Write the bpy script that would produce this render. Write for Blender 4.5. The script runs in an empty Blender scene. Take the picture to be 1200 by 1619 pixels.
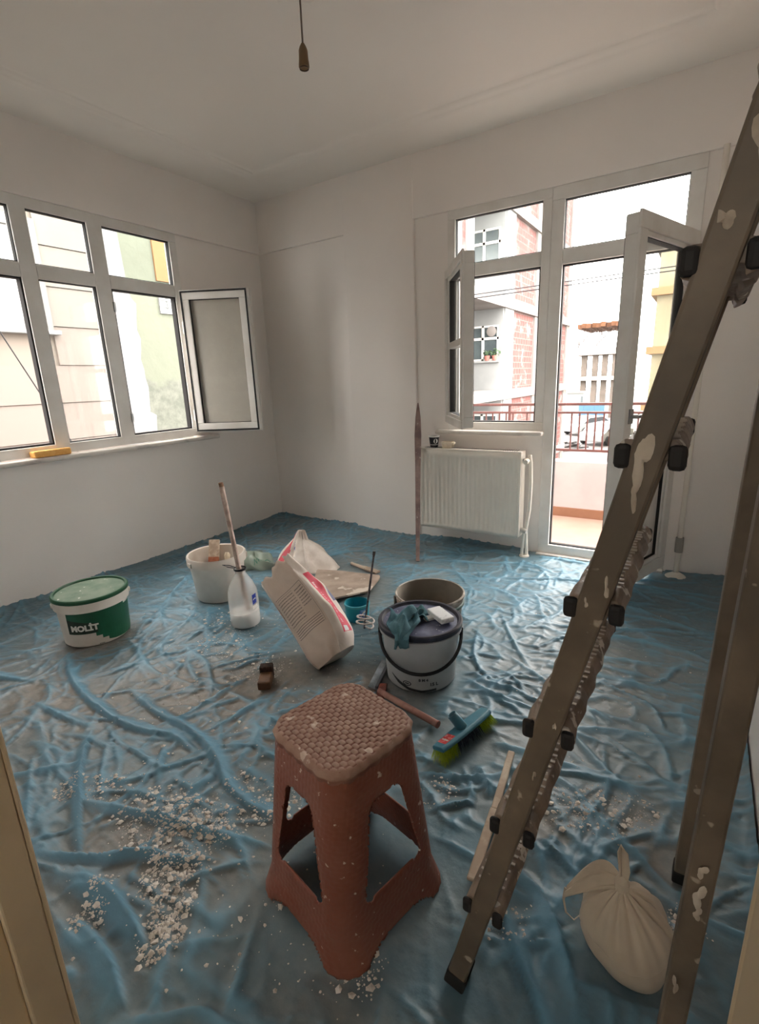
import bpy, math, random
import numpy as np
from mathutils import Vector, Matrix

random.seed(7)
rng = np.random.default_rng(11)
SC = bpy.context.scene
COL = SC.collection
PI = math.pi

# ------------------------------------------------------------------ camera
def make_camera():
    pitch, roll, yaw = math.radians(14.74), math.radians(2.264), math.radians(-32.98)
    fw = Vector((math.sin(yaw) * math.cos(pitch), math.cos(yaw) * math.cos(pitch), -math.sin(pitch)))
    r = Vector((math.cos(yaw), -math.sin(yaw), 0))
    dn = fw.cross(r)
    r2 = math.cos(roll) * r + math.sin(roll) * dn
    d2 = -math.sin(roll) * r + math.cos(roll) * dn
    cd = bpy.data.cameras.new('camera')
    co = bpy.data.objects.new('camera', cd)
    COL.objects.link(co)
    cd.sensor_fit = 'HORIZONTAL'
    cd.sensor_width = 36.0
    cd.lens = 790.0 / 1200.0 * 36.0
    cd.clip_start = 0.01
    cd.clip_end = 400
    m = Matrix((r2, -d2, -fw)).transposed().to_4x4()
    m.translation = Vector((3.245, -3.324, 1.2))
    co.matrix_world = m
    SC.camera = co
make_camera()

# ------------------------------------------------------------------ world and exposure
w = bpy.data.worlds.new('overcast_sky')
SC.world = w
w.use_nodes = True
bg = w.node_tree.nodes['Background']
bg.inputs['Color'].default_value = (1.0, 0.945, 0.885, 1)
bg.inputs['Strength'].default_value = 7.0
SC.view_settings.view_transform = 'Standard'
SC.view_settings.look = 'None'
SC.view_settings.gamma = 1.0
SC.view_settings.use_curve_mapping = False
SC.view_settings.exposure = 1.0
SC.cycles.max_bounces = 10
SC.cycles.diffuse_bounces = 7
SC.cycles.glossy_bounces = 4
SC.cycles.transparent_max_bounces = 16
SC.cycles.caustics_reflective = False
SC.cycles.caustics_refractive = False
SC.cycles.sample_clamp_indirect = 8.0

# ------------------------------------------------------------------ materials
def lin(c):
    return tuple(((v / 255) / 12.92 if v / 255 <= 0.04045 else ((v / 255 + 0.055) / 1.055) ** 2.4) for v in c)

class NT:
    def __init__(s, name):
        s.m = bpy.data.materials.new(name)
        s.m.use_nodes = True
        s.t = s.m.node_tree
        s.b = s.t.nodes['Principled BSDF']
        s.out = s.t.nodes['Material Output']
    def n(s, typ, **kw):
        nd = s.t.nodes.new(typ)
        for k, v in kw.items():
            if k.startswith('_'):
                setattr(nd, k[1:], v)
            else:
                nd.inputs[k.replace('__', ' ')].default_value = v
        return nd
    def l(s, a, b):
        s.t.links.new(a, b)
    def coords(s, kind='Object'):
        return s.n('ShaderNodeTexCoord').outputs[kind]
    def noise(s, scale, detail=4.0, rough=0.55, co=None):
        nd = s.n('ShaderNodeTexNoise', Scale=scale, Detail=detail, Roughness=rough)
        s.l(co if co is not None else s.coords(), nd.inputs['Vector'])
        return nd.outputs['Fac']
    def ramp(s, fac, lo, hi, a=0.0, b=1.0):
        nd = s.n('ShaderNodeMapRange')
        nd.inputs['From Min'].default_value = lo
        nd.inputs['From Max'].default_value = hi
        nd.inputs['To Min'].default_value = a
        nd.inputs['To Max'].default_value = b
        s.l(fac, nd.inputs['Value'])
        return nd.outputs['Result']
    def mix(s, fac, a, b):
        nd = s.n('ShaderNodeMix', _data_type='RGBA')
        if isinstance(fac, (int, float)): nd.inputs[0].default_value = fac
        else: s.l(fac, nd.inputs[0])
        for i, c in ((6, a), (7, b)):
            if isinstance(c, tuple): nd.inputs[i].default_value = (*c[:3], 1)
            else: s.l(c, nd.inputs[i])
        return nd.outputs[2]
    def math(s, op, a, b=None):
        nd = s.n('ShaderNodeMath', _operation=op)
        for i, c in enumerate((a, b)):
            if c is None: continue
            if isinstance(c, (int, float)): nd.inputs[i].default_value = c
            else: s.l(c, nd.inputs[i])
        return nd.outputs[0]
    def color(s, c):
        if isinstance(c, tuple): s.b.inputs['Base Color'].default_value = (*c[:3], 1)
        else: s.l(c, s.b.inputs['Base Color'])
    def bump(s, h, strength=0.3, dist=0.01):
        nd = s.n('ShaderNodeBump', Strength=strength, Distance=dist)
        s.l(h, nd.inputs['Height'])
        s.l(nd.outputs[0], s.b.inputs['Normal'])

def M(name, c, rough=0.6, c2=None, scale=6.0, lo=0.4, hi=0.6, metal=0.0, bump=0.0, bscale=60.0, splat=None, splat_scale=25.0, splat_at=0.66, spec=0.4):
    k = NT(name)
    base = lin(c)
    if c2 is not None:
        base = k.mix(k.ramp(k.noise(scale), lo, hi), lin(c), lin(c2))
    if splat is not None:
        f = k.ramp(k.noise(splat_scale, 3.0, 0.5), splat_at, splat_at + 0.03)
        base = k.mix(f, base, lin(splat))
    k.color(base)
    k.b.inputs['Roughness'].default_value = rough
    k.b.inputs['Metallic'].default_value = metal
    k.b.inputs['Specular IOR Level'].default_value = spec
    if bump: k.bump(k.noise(bscale, 5.0), bump, 0.004)
    return k.m

def glass_mat(name, tint=(250, 252, 252), low=0.3, dirt=0.10):
    k = NT(name)
    t = k.n('ShaderNodeBsdfTransparent'); t.inputs['Color'].default_value = (*lin(tint), 1)
    g = k.n('ShaderNodeBsdfGlossy'); g.inputs['Roughness'].default_value = 0.04
    lw = k.n('ShaderNodeLayerWeight'); lw.inputs['Blend'].default_value = 0.5
    fr = k.ramp(k.math('POWER', lw.outputs['Facing'], 4.0), 0.0, 1.0, 0.035, 0.45)
    ms = k.n('ShaderNodeMixShader')
    k.l(fr, ms.inputs[0]); k.l(t.outputs[0], ms.inputs[1]); k.l(g.outputs[0], ms.inputs[2])
    d = k.n('ShaderNodeBsdfDiffuse'); d.inputs['Color'].default_value = (*lin((225, 222, 214)), 1)
    f = k.ramp(k.noise(7.0, 5.0, 0.6), 0.45, 0.85, dirt * low, dirt)
    m2 = k.n('ShaderNodeMixShader')
    k.l(f, m2.inputs[0]); k.l(ms.outputs[0], m2.inputs[1]); k.l(d.outputs[0], m2.inputs[2])
    k.l(m2.outputs[0], k.out.inputs['Surface'])
    return k.m

def film_mat(name, c, alpha=0.5, rough=0.3):
    """thin translucent plastic: partly see-through, partly diffusing"""
    k = NT(name)
    k.color(lin(c)); k.b.inputs['Roughness'].default_value = rough
    tl = k.n('ShaderNodeBsdfTranslucent'); tl.inputs['Color'].default_value = (*lin(c), 1)
    a = k.n('ShaderNodeMixShader'); a.inputs[0].default_value = 0.35
    k.l(k.b.outputs[0], a.inputs[1]); k.l(tl.outputs[0], a.inputs[2])
    t = k.n('ShaderNodeBsdfTransparent')
    b = k.n('ShaderNodeMixShader'); b.inputs[0].default_value = alpha
    k.l(t.outputs[0], b.inputs[1]); k.l(a.outputs[0], b.inputs[2])
    k.l(b.outputs[0], k.out.inputs['Surface'])
    return k.m

m_wall = M('white_wall_paint', (240, 234, 229), 0.75, (233, 228, 224), 1.3, 0.35, 0.7, bump=0.12, bscale=35)
m_ceil = M('ceiling_paint', (238, 233, 226), 0.85, (232, 228, 222), 0.9, 0.35, 0.7, bump=0.05, bscale=20)
m_floor = M('dusty_floor', (150, 138, 124), 0.8, (120, 112, 102), 3.0, bump=0.2)
m_pvc = M('white_pvc', (226, 224, 220), 0.35, (212, 207, 200), 5.0, 0.4, 0.75)
m_pvc_in = M('pvc_edge_grey', (190, 187, 182), 0.45)
m_gasket = M('black_rubber_gasket', (28, 28, 30), 0.7)
m_glass = glass_mat('window_glass')
m_glass_dusty = glass_mat('plaster_dusted_glass', (225, 222, 215), low=0.88, dirt=0.50)
m_marble = M('marble_sill', (214, 207, 200), 0.3, (180, 172, 168), 9.0, 0.5, 0.75)
m_hall = M('hall_paint', (228, 218, 198), 0.7)
m_jamb = M('beige_door_paint', (214, 196, 166), 0.45, (200, 182, 152), 3.0)
m_metal = M('dull_steel', (150, 150, 150), 0.4, metal=0.9)
m_rad = M('radiator_enamel', (232, 226, 216), 0.35, (220, 212, 202), 4.0, 0.45, 0.8)
m_black = M('black_plastic', (26, 26, 30), 0.45)

# ------------------------------------------------------------------ mesh helpers
class B:
    def __init__(s):
        s.v = []; s.f = []
    def add(s, vs, fs):
        o = len(s.v)
        s.v += [tuple(map(float, p)) for p in vs]
        s.f += [tuple(int(i) + o for i in f) for f in fs]
        return s
    def box(s, x0, y0, z0, x1, y1, z1):
        return s.add([(x0, y0, z0), (x1, y0, z0), (x1, y1, z0), (x0, y1, z0), (x0, y0, z1), (x1, y0, z1), (x1, y1, z1), (x0, y1, z1)],
                     [(0, 3, 2, 1), (4, 5, 6, 7), (0, 1, 5, 4), (1, 2, 6, 5), (2, 3, 7, 6), (3, 0, 4, 7)])
    def obox(s, c, u, v, n, a, b, t):
        """box centred at c, half sizes a, b, t along the unit axes u, v, n"""
        c, u, v, n = map(Vector, (c, u, v, n))
        P = [c + u * (i * a) + v * (j * b) + n * (k * t) for k in (-1, 1) for i, j in ((-1, -1), (1, -1), (1, 1), (-1, 1))]
        return s.add(P, [(0, 3, 2, 1), (4, 5, 6, 7), (0, 1, 5, 4), (1, 2, 6, 5), (2, 3, 7, 6), (3, 0, 4, 7)])
    def bar(s, p, q, a, b, up=(0, 0, 1)):
        """rectangular bar from p to q, half widths a (sideways), b (along up)"""
        p, q = Vector(p), Vector(q)
        d = q - p; L = d.length; d.normalize()
        n = d.cross(Vector(up)).normalized(); v = n.cross(d).normalized()
        return s.obox((p + q) / 2, d, n, v, L / 2, a, b)
    def tube(s, path, r, n=10, caps=True, flat=1.0):
        P = [Vector(p) for p in path]
        R = r if hasattr(r, '__len__') else [r] * len(P)
        rings = []
        prev = None
        for i, p in enumerate(P):
            d = (P[min(i + 1, len(P) - 1)] - P[max(i - 1, 0)]).normalized()
            if prev is None:
                a = d.cross(Vector((0, 0, 1)))
                if a.length < 0.1: a = d.cross(Vector((1, 0, 0)))
                a.normalize()
            else:
                a = (prev - d * prev.dot(d)).normalized()
            prev = a
            b = d.cross(a)
            rings.append([p + a * (R[i] * math.cos(2 * PI * k / n)) + b * (R[i] * flat * math.sin(2 * PI * k / n)) for k in range(n)])
        return s.loft(rings, caps)
    def loft(s, rings, caps=True, closed=True):
        o = 0; vs = []; fs = []
        n = len(rings[0])
        for r in rings: vs += list(r)
        for i in range(len(rings) - 1):
            for k in range(n if closed else n - 1):
                k2 = (k + 1) % n
                fs.append((i * n + k, i * n + k2, (i + 1) * n + k2, (i + 1) * n + k))
        if caps and closed:
            fs.append(tuple(range(n - 1, -1, -1)))
            fs.append(tuple((len(rings) - 1) * n + k for k in range(n)))
        return s.add(vs, fs)
    def lathe(s, prof, n=40, c=(0, 0, 0), caps=False):
        rings = [[(c[0] + r * math.cos(2 * PI * k / n), c[1] + r * math.sin(2 * PI * k / n), c[2] + z) for k in range(n)] for r, z in prof]
        return s.loft(rings, caps)
    def prism(s, pts, axis, a, b):
        """polygon pts (2d) extruded along axis 0/1/2 from a to b"""
        def P(p, t):
            return {0: (t, p[0], p[1]), 1: (p[0], t, p[1]), 2: (p[0], p[1], t)}[axis]
        n = len(pts)
        return s.add([P(p, a) for p in pts] + [P(p, b) for p in pts],
                     [tuple(range(n - 1, -1, -1)), tuple(range(n, 2 * n))] + [(i, (i + 1) % n, n + (i + 1) % n, n + i) for i in range(n)])
    def grid(s, fn, nu, nv):
        vs = [fn(i / nu, j / nv) for i in range(nu + 1) for j in range(nv + 1)]
        fs = [(i * (nv + 1) + j, (i + 1) * (nv + 1) + j, (i + 1) * (nv + 1) + j + 1, i * (nv + 1) + j + 1) for i in range(nu) for j in range(nv)]
        return s.add(vs, fs)
    def build(s, name, mat, parent=None, smooth=False, bevel=0.0, seg=2, solid=0.0, world=True, loc=None, subsurf=0, normals=True):
        me = bpy.data.meshes.new(name)
        off = Vector((0, 0, 0))
        if parent is not None and world:
            p = parent
            while p is not None:
                off += p.location; p = p.parent
        elif loc is not None:
            off = Vector(loc)
        me.from_pydata([(x - off.x, y - off.y, z - off.z) for x, y, z in s.v], [], s.f)
        me.update()
        if normals:
            import bmesh
            bm = bmesh.new(); bm.from_mesh(me)
            bmesh.ops.recalc_face_normals(bm, faces=bm.faces)
            bm.to_mesh(me); bm.free()
        if smooth:
            me.polygons.foreach_set('use_smooth', [True] * len(me.polygons))
        me.materials.append(mat)
        o = bpy.data.objects.new(name, me)
        COL.objects.link(o)
        if parent is not None: o.parent = parent
        elif loc is not None: o.location = off
        if solid:
            md = o.modifiers.new('solid', 'SOLIDIFY'); md.thickness = solid; md.offset = 0
        if bevel:
            md = o.modifiers.new('bevel', 'BEVEL'); md.width = bevel; md.segments = seg; md.limit_method = 'ANGLE'; md.angle_limit = math.radians(35)
        if subsurf:
            md = o.modifiers.new('sub', 'SUBSURF'); md.levels = subsurf; md.render_levels = subsurf
        if smooth and not subsurf:
            smooth_angle(me, 40)
        return o

def smooth_angle(me, deg):
    import bmesh
    bm = bmesh.new(); bm.from_mesh(me)
    a = math.radians(deg)
    for e in bm.edges:
        if len(e.link_faces) == 2 and e.calc_face_angle(0) > a: e.smooth = False
    bm.to_mesh(me); bm.free()

def tag(o, label=None, cat=None, group=None, kind=None):
    if label: o['label'] = label
    if cat: o['category'] = cat
    if group: o['group'] = group
    if kind: o['kind'] = kind
    return o

def thing(name, loc, label, cat, group=None, kind=None, rz=0.0):
    o = bpy.data.objects.new(name, None)
    o.empty_display_size = 0.05
    COL.objects.link(o)
    o.location = loc
    o.rotation_euler = (0, 0, rz)
    return tag(o, label, cat, group, kind)

def share(src, parent, loc=None, rot=None, name=None):
    c = src.copy(); COL.objects.link(c)
    c.parent = parent
    if name: c.name = name
    if loc is not None: c.location = loc
    if rot is not None: c.rotation_euler = rot
    return c

def text_verts(string, size, spacing=1.0, bold=0.0):
    cu = bpy.data.curves.new('lettering', 'FONT')
    cu.body = string; cu.size = size; cu.space_character = spacing; cu.offset = bold
    cu.align_x = 'CENTER'; cu.align_y = 'CENTER'; cu.resolution_u = 3
    o = bpy.data.objects.new('lettering', cu); COL.objects.link(o)
    bpy.context.view_layer.update()
    me = o.to_mesh()
    vs = [tuple(v.co) for v in me.vertices]; fs = [tuple(p.vertices) for p in me.polygons]
    o.to_mesh_clear()
    bpy.data.objects.remove(o); bpy.data.curves.remove(cu)
    return vs, fs

def text_on(string, size, fn, name, mat, parent, world=True, bold=0.0, spacing=1.0):
    vs, fs = text_verts(string, size, spacing, bold)
    b = B(); b.add([fn(x, y) for x, y, z in vs], fs)
    return b.build(name, mat, parent, world=world, normals=False)

# ------------------------------------------------------------------ room numbers (metres)
XR = 3.482        # right wall
YF = -3.11        # front wall, room side
H = 2.626         # ceiling along the walls
HB = 2.245        # underside of the beams, top of the windows
RL = -0.025       # left wall below the beam
RB = 0.02         # back wall below the beam

# ------------------------------------------------------------------ shell
tag(B().box(-0.09, -5.2, -0.12, 3.75, 0.0 + RB, 0.0).build('floor', m_floor), 'dusty grey floor under the blue plastic sheet', 'floor', kind='structure')

b = B()
WY0, WY1, WZ0 = -2.385, -0.80, 0.845           # left window opening
b.box(-0.09, -3.4, 0, RL, WY0, HB).box(-0.09, WY1, 0, RL, RB + 0.1, HB).box(-0.09, WY0, 0, RL, WY1, WZ0 - 0.03).box(-0.09, -3.4, HB, RL, RB + 0.1, H + 0.14)
tag(b.build('wall_left', m_wall), 'white painted wall holding the wide three-bay window', 'wall', kind='structure')
b = B()
b.box(-0.09, RB, 0, 1.70, 0.25, HB).box(3.135, RB, 0, 3.75, 0.25, HB).box(1.70, RB, 0, 2.372, 0.25, 0.81).box(-0.09, RB, HB, 3.75, 0.25, H + 0.14)
tag(b.build('wall_back', m_wall), 'white painted wall with radiator, window and balcony door', 'wall', kind='structure')
tag(B().box(XR, -3.4, 0, 3.75, RB, H + 0.14).build('wall_right', m_wall), 'plain white painted wall beside the ladder', 'wall', kind='structure')
b = B()
DX0, DX1 = 2.43, 3.284
b.box(-0.09, YF - 0.14, 0, DX0 - 0.045, YF, H + 0.1).box(DX1 + 0.045, YF - 0.14, 0, 3.75, YF, H + 0.1).box(DX0 - 0.045, YF - 0.14, 2.12, DX1 + 0.045, YF, H + 0.1)
tag(b.build('wall_front', m_wall), 'white wall with the doorway the room is entered by', 'wall', kind='structure')
tag(B().box(-0.09, -3.4, H + 0.034, 3.75, 0.25, H + 0.14).build('ceiling', m_ceil), 'flat white painted ceiling', 'ceiling', kind='structure')

# plaster cornice: a shallow border with a soft stepped inner edge
def cornice():
    prof = [(0.0, 0.0), (0.30, 0.0), (0.318, 0.003), (0.325, 0.009), (0.345, 0.011), (0.360, 0.016), (0.372, 0.026), (0.378, 0.030), (0.40, 0.034)]
    b = B()
    rings = []
    for d, dz in prof:
        rings.append([(0 + d, YF + d, H + dz), (XR - d, YF + d, H + dz), (XR - d, 0 - d, H + dz), (0 + d, 0 - d, H + dz)])
    b.loft(rings, caps=False)
    b.loft([[(-0.1, YF - 0.1, H), (XR + 0.1, YF - 0.1, H), (XR + 0.1, 0.1, H), (-0.1, 0.1, H)], rings[0]], caps=False)
    o = b.build('trim_1', m_ceil, smooth=True, normals=False)
    for p in o.data.polygons: pass
    tag(o, 'wide shallow plaster cornice bordering the ceiling', 'cornice', kind='structure')
cornice()
tag(B().box(RL, YF, HB, 0.0, RB, H + 0.01).build('trim_2', m_wall, bevel=0.004), 'shallow plastered beam over the three-bay window', 'beam', kind='structure')
tag(B().box(0.0, 0.0, HB, XR, RB + 0.005, H + 0.01).build('trim_3', m_wall, bevel=0.004), 'shallow plastered beam over the balcony door', 'beam', kind='structure')
tag(B().box(0.865, -0.004, 0.0, 1.452, RB + 0.005, H + 0.01).build('trim_4', m_wall, bevel=0.006), 'flat plastered column between corner and radiator', 'column', kind='structure')

# hall behind the doorway
b = B().box(1.2, -5.2, 0, 1.3, YF - 0.14, 2.6).box(3.75, -5.2, 0, 3.85, YF - 0.14, 2.6).box(1.2, -5.3, 0, 2.35, -5.2, 2.6).box(3.25, -5.3, 0, 3.85, -5.2, 2.6).box(2.35, -5.3, 0, 3.25, -5.2, 1.3).box(2.35, -5.3, 2.1, 3.25, -5.2, 2.6)
tag(b.build('wall_hall', m_hall), 'beige walls of the hall outside the doorway', 'wall', kind='structure')
tag(B().box(1.2, -5.3, 2.6, 3.85, YF - 0.1, 2.7).build('ceiling_hall', m_hall), 'beige ceiling of the hall outside the doorway', 'ceiling', kind='structure')

w3 = thing('fill_window', (2.8, -5.25, 1.3), 'small white window added at the hall end for fill light', 'window', kind='structure')  # unseen window, added to brighten the surfaces that face the camera
b = B()
for a0, a1, q0, q1 in ((2.35, 3.25, 1.3, 1.36), (2.35, 3.25, 2.04, 2.1), (2.35, 2.41, 1.36, 2.04), (3.19, 3.25, 1.36, 2.04), (2.77, 2.83, 1.36, 2.04)): b.box(a0, -5.28, q0, a1, -5.22, q1)
b.build('frame', m_pvc, w3)
for a0, a1 in ((2.41, 2.77), (2.83, 3.19)): B().box(a0, -5.253, 1.36, a1, -5.247, 2.04).build('pane', m_glass, w3)

# room door frame (the camera looks through it)
d2 = thing('door_2', (DX0, YF, 0), 'beige painted door frame at the room entrance', 'door frame', kind='structure')
b = B().box(DX0 - 0.045, YF - 0.05, 0, DX0, YF, 2.075).box(DX0 - 0.045, YF - 0.15, 0, DX0 - 0.014, YF - 0.05, 2.075)
b.build('jamb', m_jamb, d2, bevel=0.003)
b = B().box(DX1, YF - 0.05, 0, DX1 + 0.045, YF, 2.075).box(DX1 + 0.014, YF - 0.15, 0, DX1 + 0.045, YF - 0.05, 2.075)
b.build('jamb', m_jamb, d2, bevel=0.003)
B().box(DX0 - 0.045, YF - 0.15, 2.075, DX1 + 0.045, YF, 2.12).build('head', m_jamb, d2, bevel=0.003)
B().box(DX0 - 0.10, YF, 0, DX0, YF + 0.008, 2.12).build('architrave', m_jamb, d2, bevel=0.003)
B().box(DX1, YF, 0, DX1 + 0.10, YF + 0.008, 2.12).build('architrave', m_jamb, d2, bevel=0.003)

# ------------------------------------------------------------------ windows
def frame_rect(b, ax, a0, a1, z0, z1, wdt, d0, d1):
    """rectangular frame; ax 0: lies in the plane x=const (a = y), ax 1: in y=const (a = x); depth d0..d1"""
    def bx(p0, p1, q0, q1):
        if ax == 0: b.box(d0, p0, q0, d1, p1, q1)
        else: b.box(p0, d0, q0, p1, d1, q1)
    bx(a0, a1, z0, z0 + wdt); bx(a0, a1, z1 - wdt, z1); bx(a0, a0 + wdt, z0 + wdt, z1 - wdt); bx(a1 - wdt, a1, z0 + wdt, z1 - wdt)

def pane(ax, a0, a1, z0, z1, d, parent, mat=None, name='pane'):
    b = B()
    if ax == 0: b.box(d - 0.003, a0, z0, d + 0.003, a1, z1)
    else: b.box(a0, d - 0.003, z0, a1, d + 0.003, z1)
    return b.build(name, mat or m_glass, parent)

def sash(name, hinge, ang, width, z0, z1, parent, mid_rail=None, gmat=None, panel=None, handle=None, prof=0.062, thick=0.058, side=1, handle_z=None):
    """an opened casement: local x runs from the hinge to the free edge, local y is its thickness; side = room-side sign of local y"""
    o = bpy.data.objects.new(name, None); COL.objects.link(o)
    o.parent = parent; o.location = Vector(hinge) - parent.location; o.rotation_euler = (0, 0, ang)
    h = z1 - z0; t = thick / 2
    b = B()
    frame_rect(b, 1, 0.0, width, 0.0, h, prof, -t, t)
    # overlapping flange on the room side
    frame_rect(b, 1, -0.008, width + 0.008, -0.008, h + 0.008, prof - 0.012, side * t, side * (t + 0.014))
    if mid_rail:
        for mz in mid_rail: b.box(prof, -t, mz - 0.02, width - prof, t, mz + 0.02)
    b.build('sash_frame', m_pvc, o, world=False, bevel=0.003)
    g = B(); frame_rect(g, 1, 0.004, width - 0.004, 0.004, h - 0.004, 0.012, -side * (t + 0.003), -side * t)
    g.build('gasket', m_gasket, o, world=False)
    g = B(); frame_rect(g, 1, prof - 0.002, width - prof + 0.002, prof - 0.002, h - prof + 0.002, 0.005, -t * 0.7, t * 0.7)
    g.build('glazing_bead', m_gasket, o, world=False)
    zz = [prof] + [m for m in (mid_rail or [])] + [h - prof]
    for i in range(len(zz) - 1):
        q = B().box(prof - 0.01, -0.004, zz[i], width - prof + 0.01, 0.004, zz[i + 1])
        if panel and zz[i] < panel: q.build('panel', m_pvc, o, world=False)
        else: q.build('pane', gmat or m_glass, o, world=False)
    if handle:
        hz = handle_z or h * 0.5
        hb = B().box(width - prof * 0.75, side * (t + 0.012), hz - 0.035, width - prof * 0.3, side * (t + 0.02), hz + 0.035)
        hb.tube([(width - prof * 0.5, side * (t + 0.018), hz), (width - prof * 0.5, side * (t + 0.05), hz), (width - prof * 0.5 - 0.11, side * (t + 0.055), hz)], 0.009, 8)
        hb.build('handle', m_metal if handle == 2 else m_pvc, o, world=False, smooth=True)
    return o

# --- left: three bays
FD0, FD1 = -0.065, -0.008
w1 = thing('window_1', (0, -1.6, WZ0), 'wide white three-bay window with two opened casements', 'window', kind='structure')
b = B(); frame_rect(b, 0, WY0, WY1, WZ0, HB, 0.058, FD0, FD1)
b.build('frame', m_pvc, w1, bevel=0.004)
for y0, y1 in ((-1.425, -1.33), (-1.84, -1.755)):
    B().box(FD0, y0, WZ0 + 0.05, FD1, y1, HB - 0.05).build('mullion', m_pvc, w1, bevel=0.004)
bays = [(WY0 + 0.06, -1.84), (-1.755, -1.425), (-1.33, WY1 - 0.058)]
for y0, y1 in bays:
    B().box(FD0, y0, 1.828, FD1 - 0.002, y1, 1.905).build('transom', m_pvc, w1, bevel=0.004)
    pane(0, y0 - 0.004, y1 + 0.004, 1.90, HB - 0.055, -0.04, w1)
    g = B(); frame_rect(g, 0, y0 - 0.001, y1 + 0.001, 1.905, HB - 0.058, 0.005, -0.046, -0.018)
    g.build('gasket', m_gasket, w1)
for i, (y0, y1) in enumerate(bays):
    g = B(); frame_rect(g, 0, y0 - 0.001, y1 + 0.001, WZ0 + 0.058, 1.83, 0.006 if i == 1 else 0.010, -0.06 if i != 1 else -0.046, -0.018)
    g.build('gasket', m_gasket, w1)
pane(0, -1.76, -1.42, WZ0 + 0.05, 1.83, -0.04, w1)
sash('sash', (0.018, WY1 - 0.035, 0.876), math.radians(30), 0.485, 0.0, 0.99, w1, gmat=m_glass_dusty, side=1)
sash('sash', (0.018, WY0 + 0.035, 0.876), math.radians(-50), 0.485, 0.0, 0.99, w1, gmat=m_glass_dusty, side=-1)
for z in (1.02, 1.72):
    for y in (-1.336,):
        B().box(-0.02, y, z - 0.03, 0.0, y + 0.012, z + 0.03).build('strike_plate', m_metal, w1)
for z in (1.0, 1.62):
    B().tube([(0.012, WY1 - 0.04, z - 0.04), (0.012, WY1 - 0.04, z + 0.04)], 0.009, 10).build('hinge', m_pvc, w1, smooth=True)
# inner sill
o = B().box(-0.02, -2.48, 0.812, 0.062, -0.665, 0.842).build('trim_5', m_marble, bevel=0.012, seg=3)
tag(o, 'narrow marble sill under the three-bay window', 'window sill', kind='structure')

# --- back: window next to the balcony door
w2 = thing('window_2', (2.03, 0, 0.84), 'white window beside the balcony door with one opened casement', 'window', kind='structure')
b = B(); frame_rect(b, 1, 1.70, 2.372, 0.84, HB, 0.055, 0.008, 0.068)
b.build('frame', m_pvc, w2, bevel=0.004)
B().box(1.755, 0.010, 1.832, 2.317, 0.068, 1.912).build('transom', m_pvc, w2, bevel=0.004)
pane(1, 1.75, 2.322, 1.905, HB - 0.05, 0.04, w2)
g = B(); frame_rect(g, 1, 1.754, 2.318, 1.912, HB - 0.054, 0.005, 0.02, 0.048); g.build('gasket', m_gasket, w2)
g = B(); frame_rect(g, 1, 1.754, 2.318, 0.894, 1.833, 0.009, 0.018, 0.06); g.build('gasket', m_gasket, w2)
sash('sash', (1.735, -0.012, 0.905), math.radians(-56), 0.60, 0.0, 0.965, w2, side=-1, mid_rail=[0.50])
for z in (1.0, 1.72):
    B().tube([(1.715, -0.004, z - 0.04), (1.715, -0.004, z + 0.04)], 0.009, 10).build('hinge', m_pvc_in, w2, smooth=True)
o = B().box(1.625, -0.065, 0.812, 2.385, 0.012, 0.842).build('trim_6', m_marble, bevel=0.012, seg=3)
tag(o, 'short marble sill over the radiator', 'window sill', kind='structure')

# --- balcony door: frame, fanlight, opened leaf
d1 = thing('door_1', (2.75, 0, 0), 'white glazed balcony door standing open with a fanlight above', 'door', kind='structure')
b = B(); frame_rect(b, 1, 2.372, 3.135, 0.0, HB, 0.072, 0.008, 0.068)
b.build('frame', m_pvc, d1, bevel=0.004)
B().box(2.444, 0.010, 1.825, 3.063, 0.068, 1.908).build('transom', m_pvc, d1, bevel=0.004)
pane(1, 2.44, 3.07, 1.90, HB - 0.065, 0.04, d1)
g = B(); frame_rect(g, 1, 2.443, 3.064, 1.908, HB - 0.071, 0.005, 0.02, 0.048); g.build('gasket', m_gasket, d1)
g = B(); frame_rect(g, 1, 2.443, 3.064, 0.071, 1.826, 0.008, 0.03, 0.06); g.build('gasket', m_gasket, d1)
sash('leaf', (3.095, -0.012, 0.055), math.radians(180 + 72), 0.655, 0.0, 1.815, d1, side=1, mid_rail=[0.80], panel=0.5, prof=0.085, handle=2, handle_z=0.93)
B().box(2.372, -0.035, 0.0, 3.135, 0.25, 0.016).build('threshold', m_marble, d1, bevel=0.004)

# ------------------------------------------------------------------ blue plastic sheet
def value_noise(x, y, seed):
    r = np.random.default_rng(seed)
    T = r.random((256, 256))
    xi = np.floor(x).astype(int); yi = np.floor(y).astype(int)
    fx = x - xi; fy = y - yi
    fx = fx * fx * fx * (fx * (fx * 6 - 15) + 10); fy = fy * fy * fy * (fy * (fy * 6 - 15) + 10)
    a = T[xi % 256, yi % 256]; b_ = T[(xi + 1) % 256, yi % 256]; c = T[xi % 256, (yi + 1) % 256]; d = T[(xi + 1) % 256, (yi + 1) % 256]
    return (a * (1 - fx) + b_ * fx) * (1 - fy) + (c * (1 - fx) + d * fx) * fy

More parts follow.
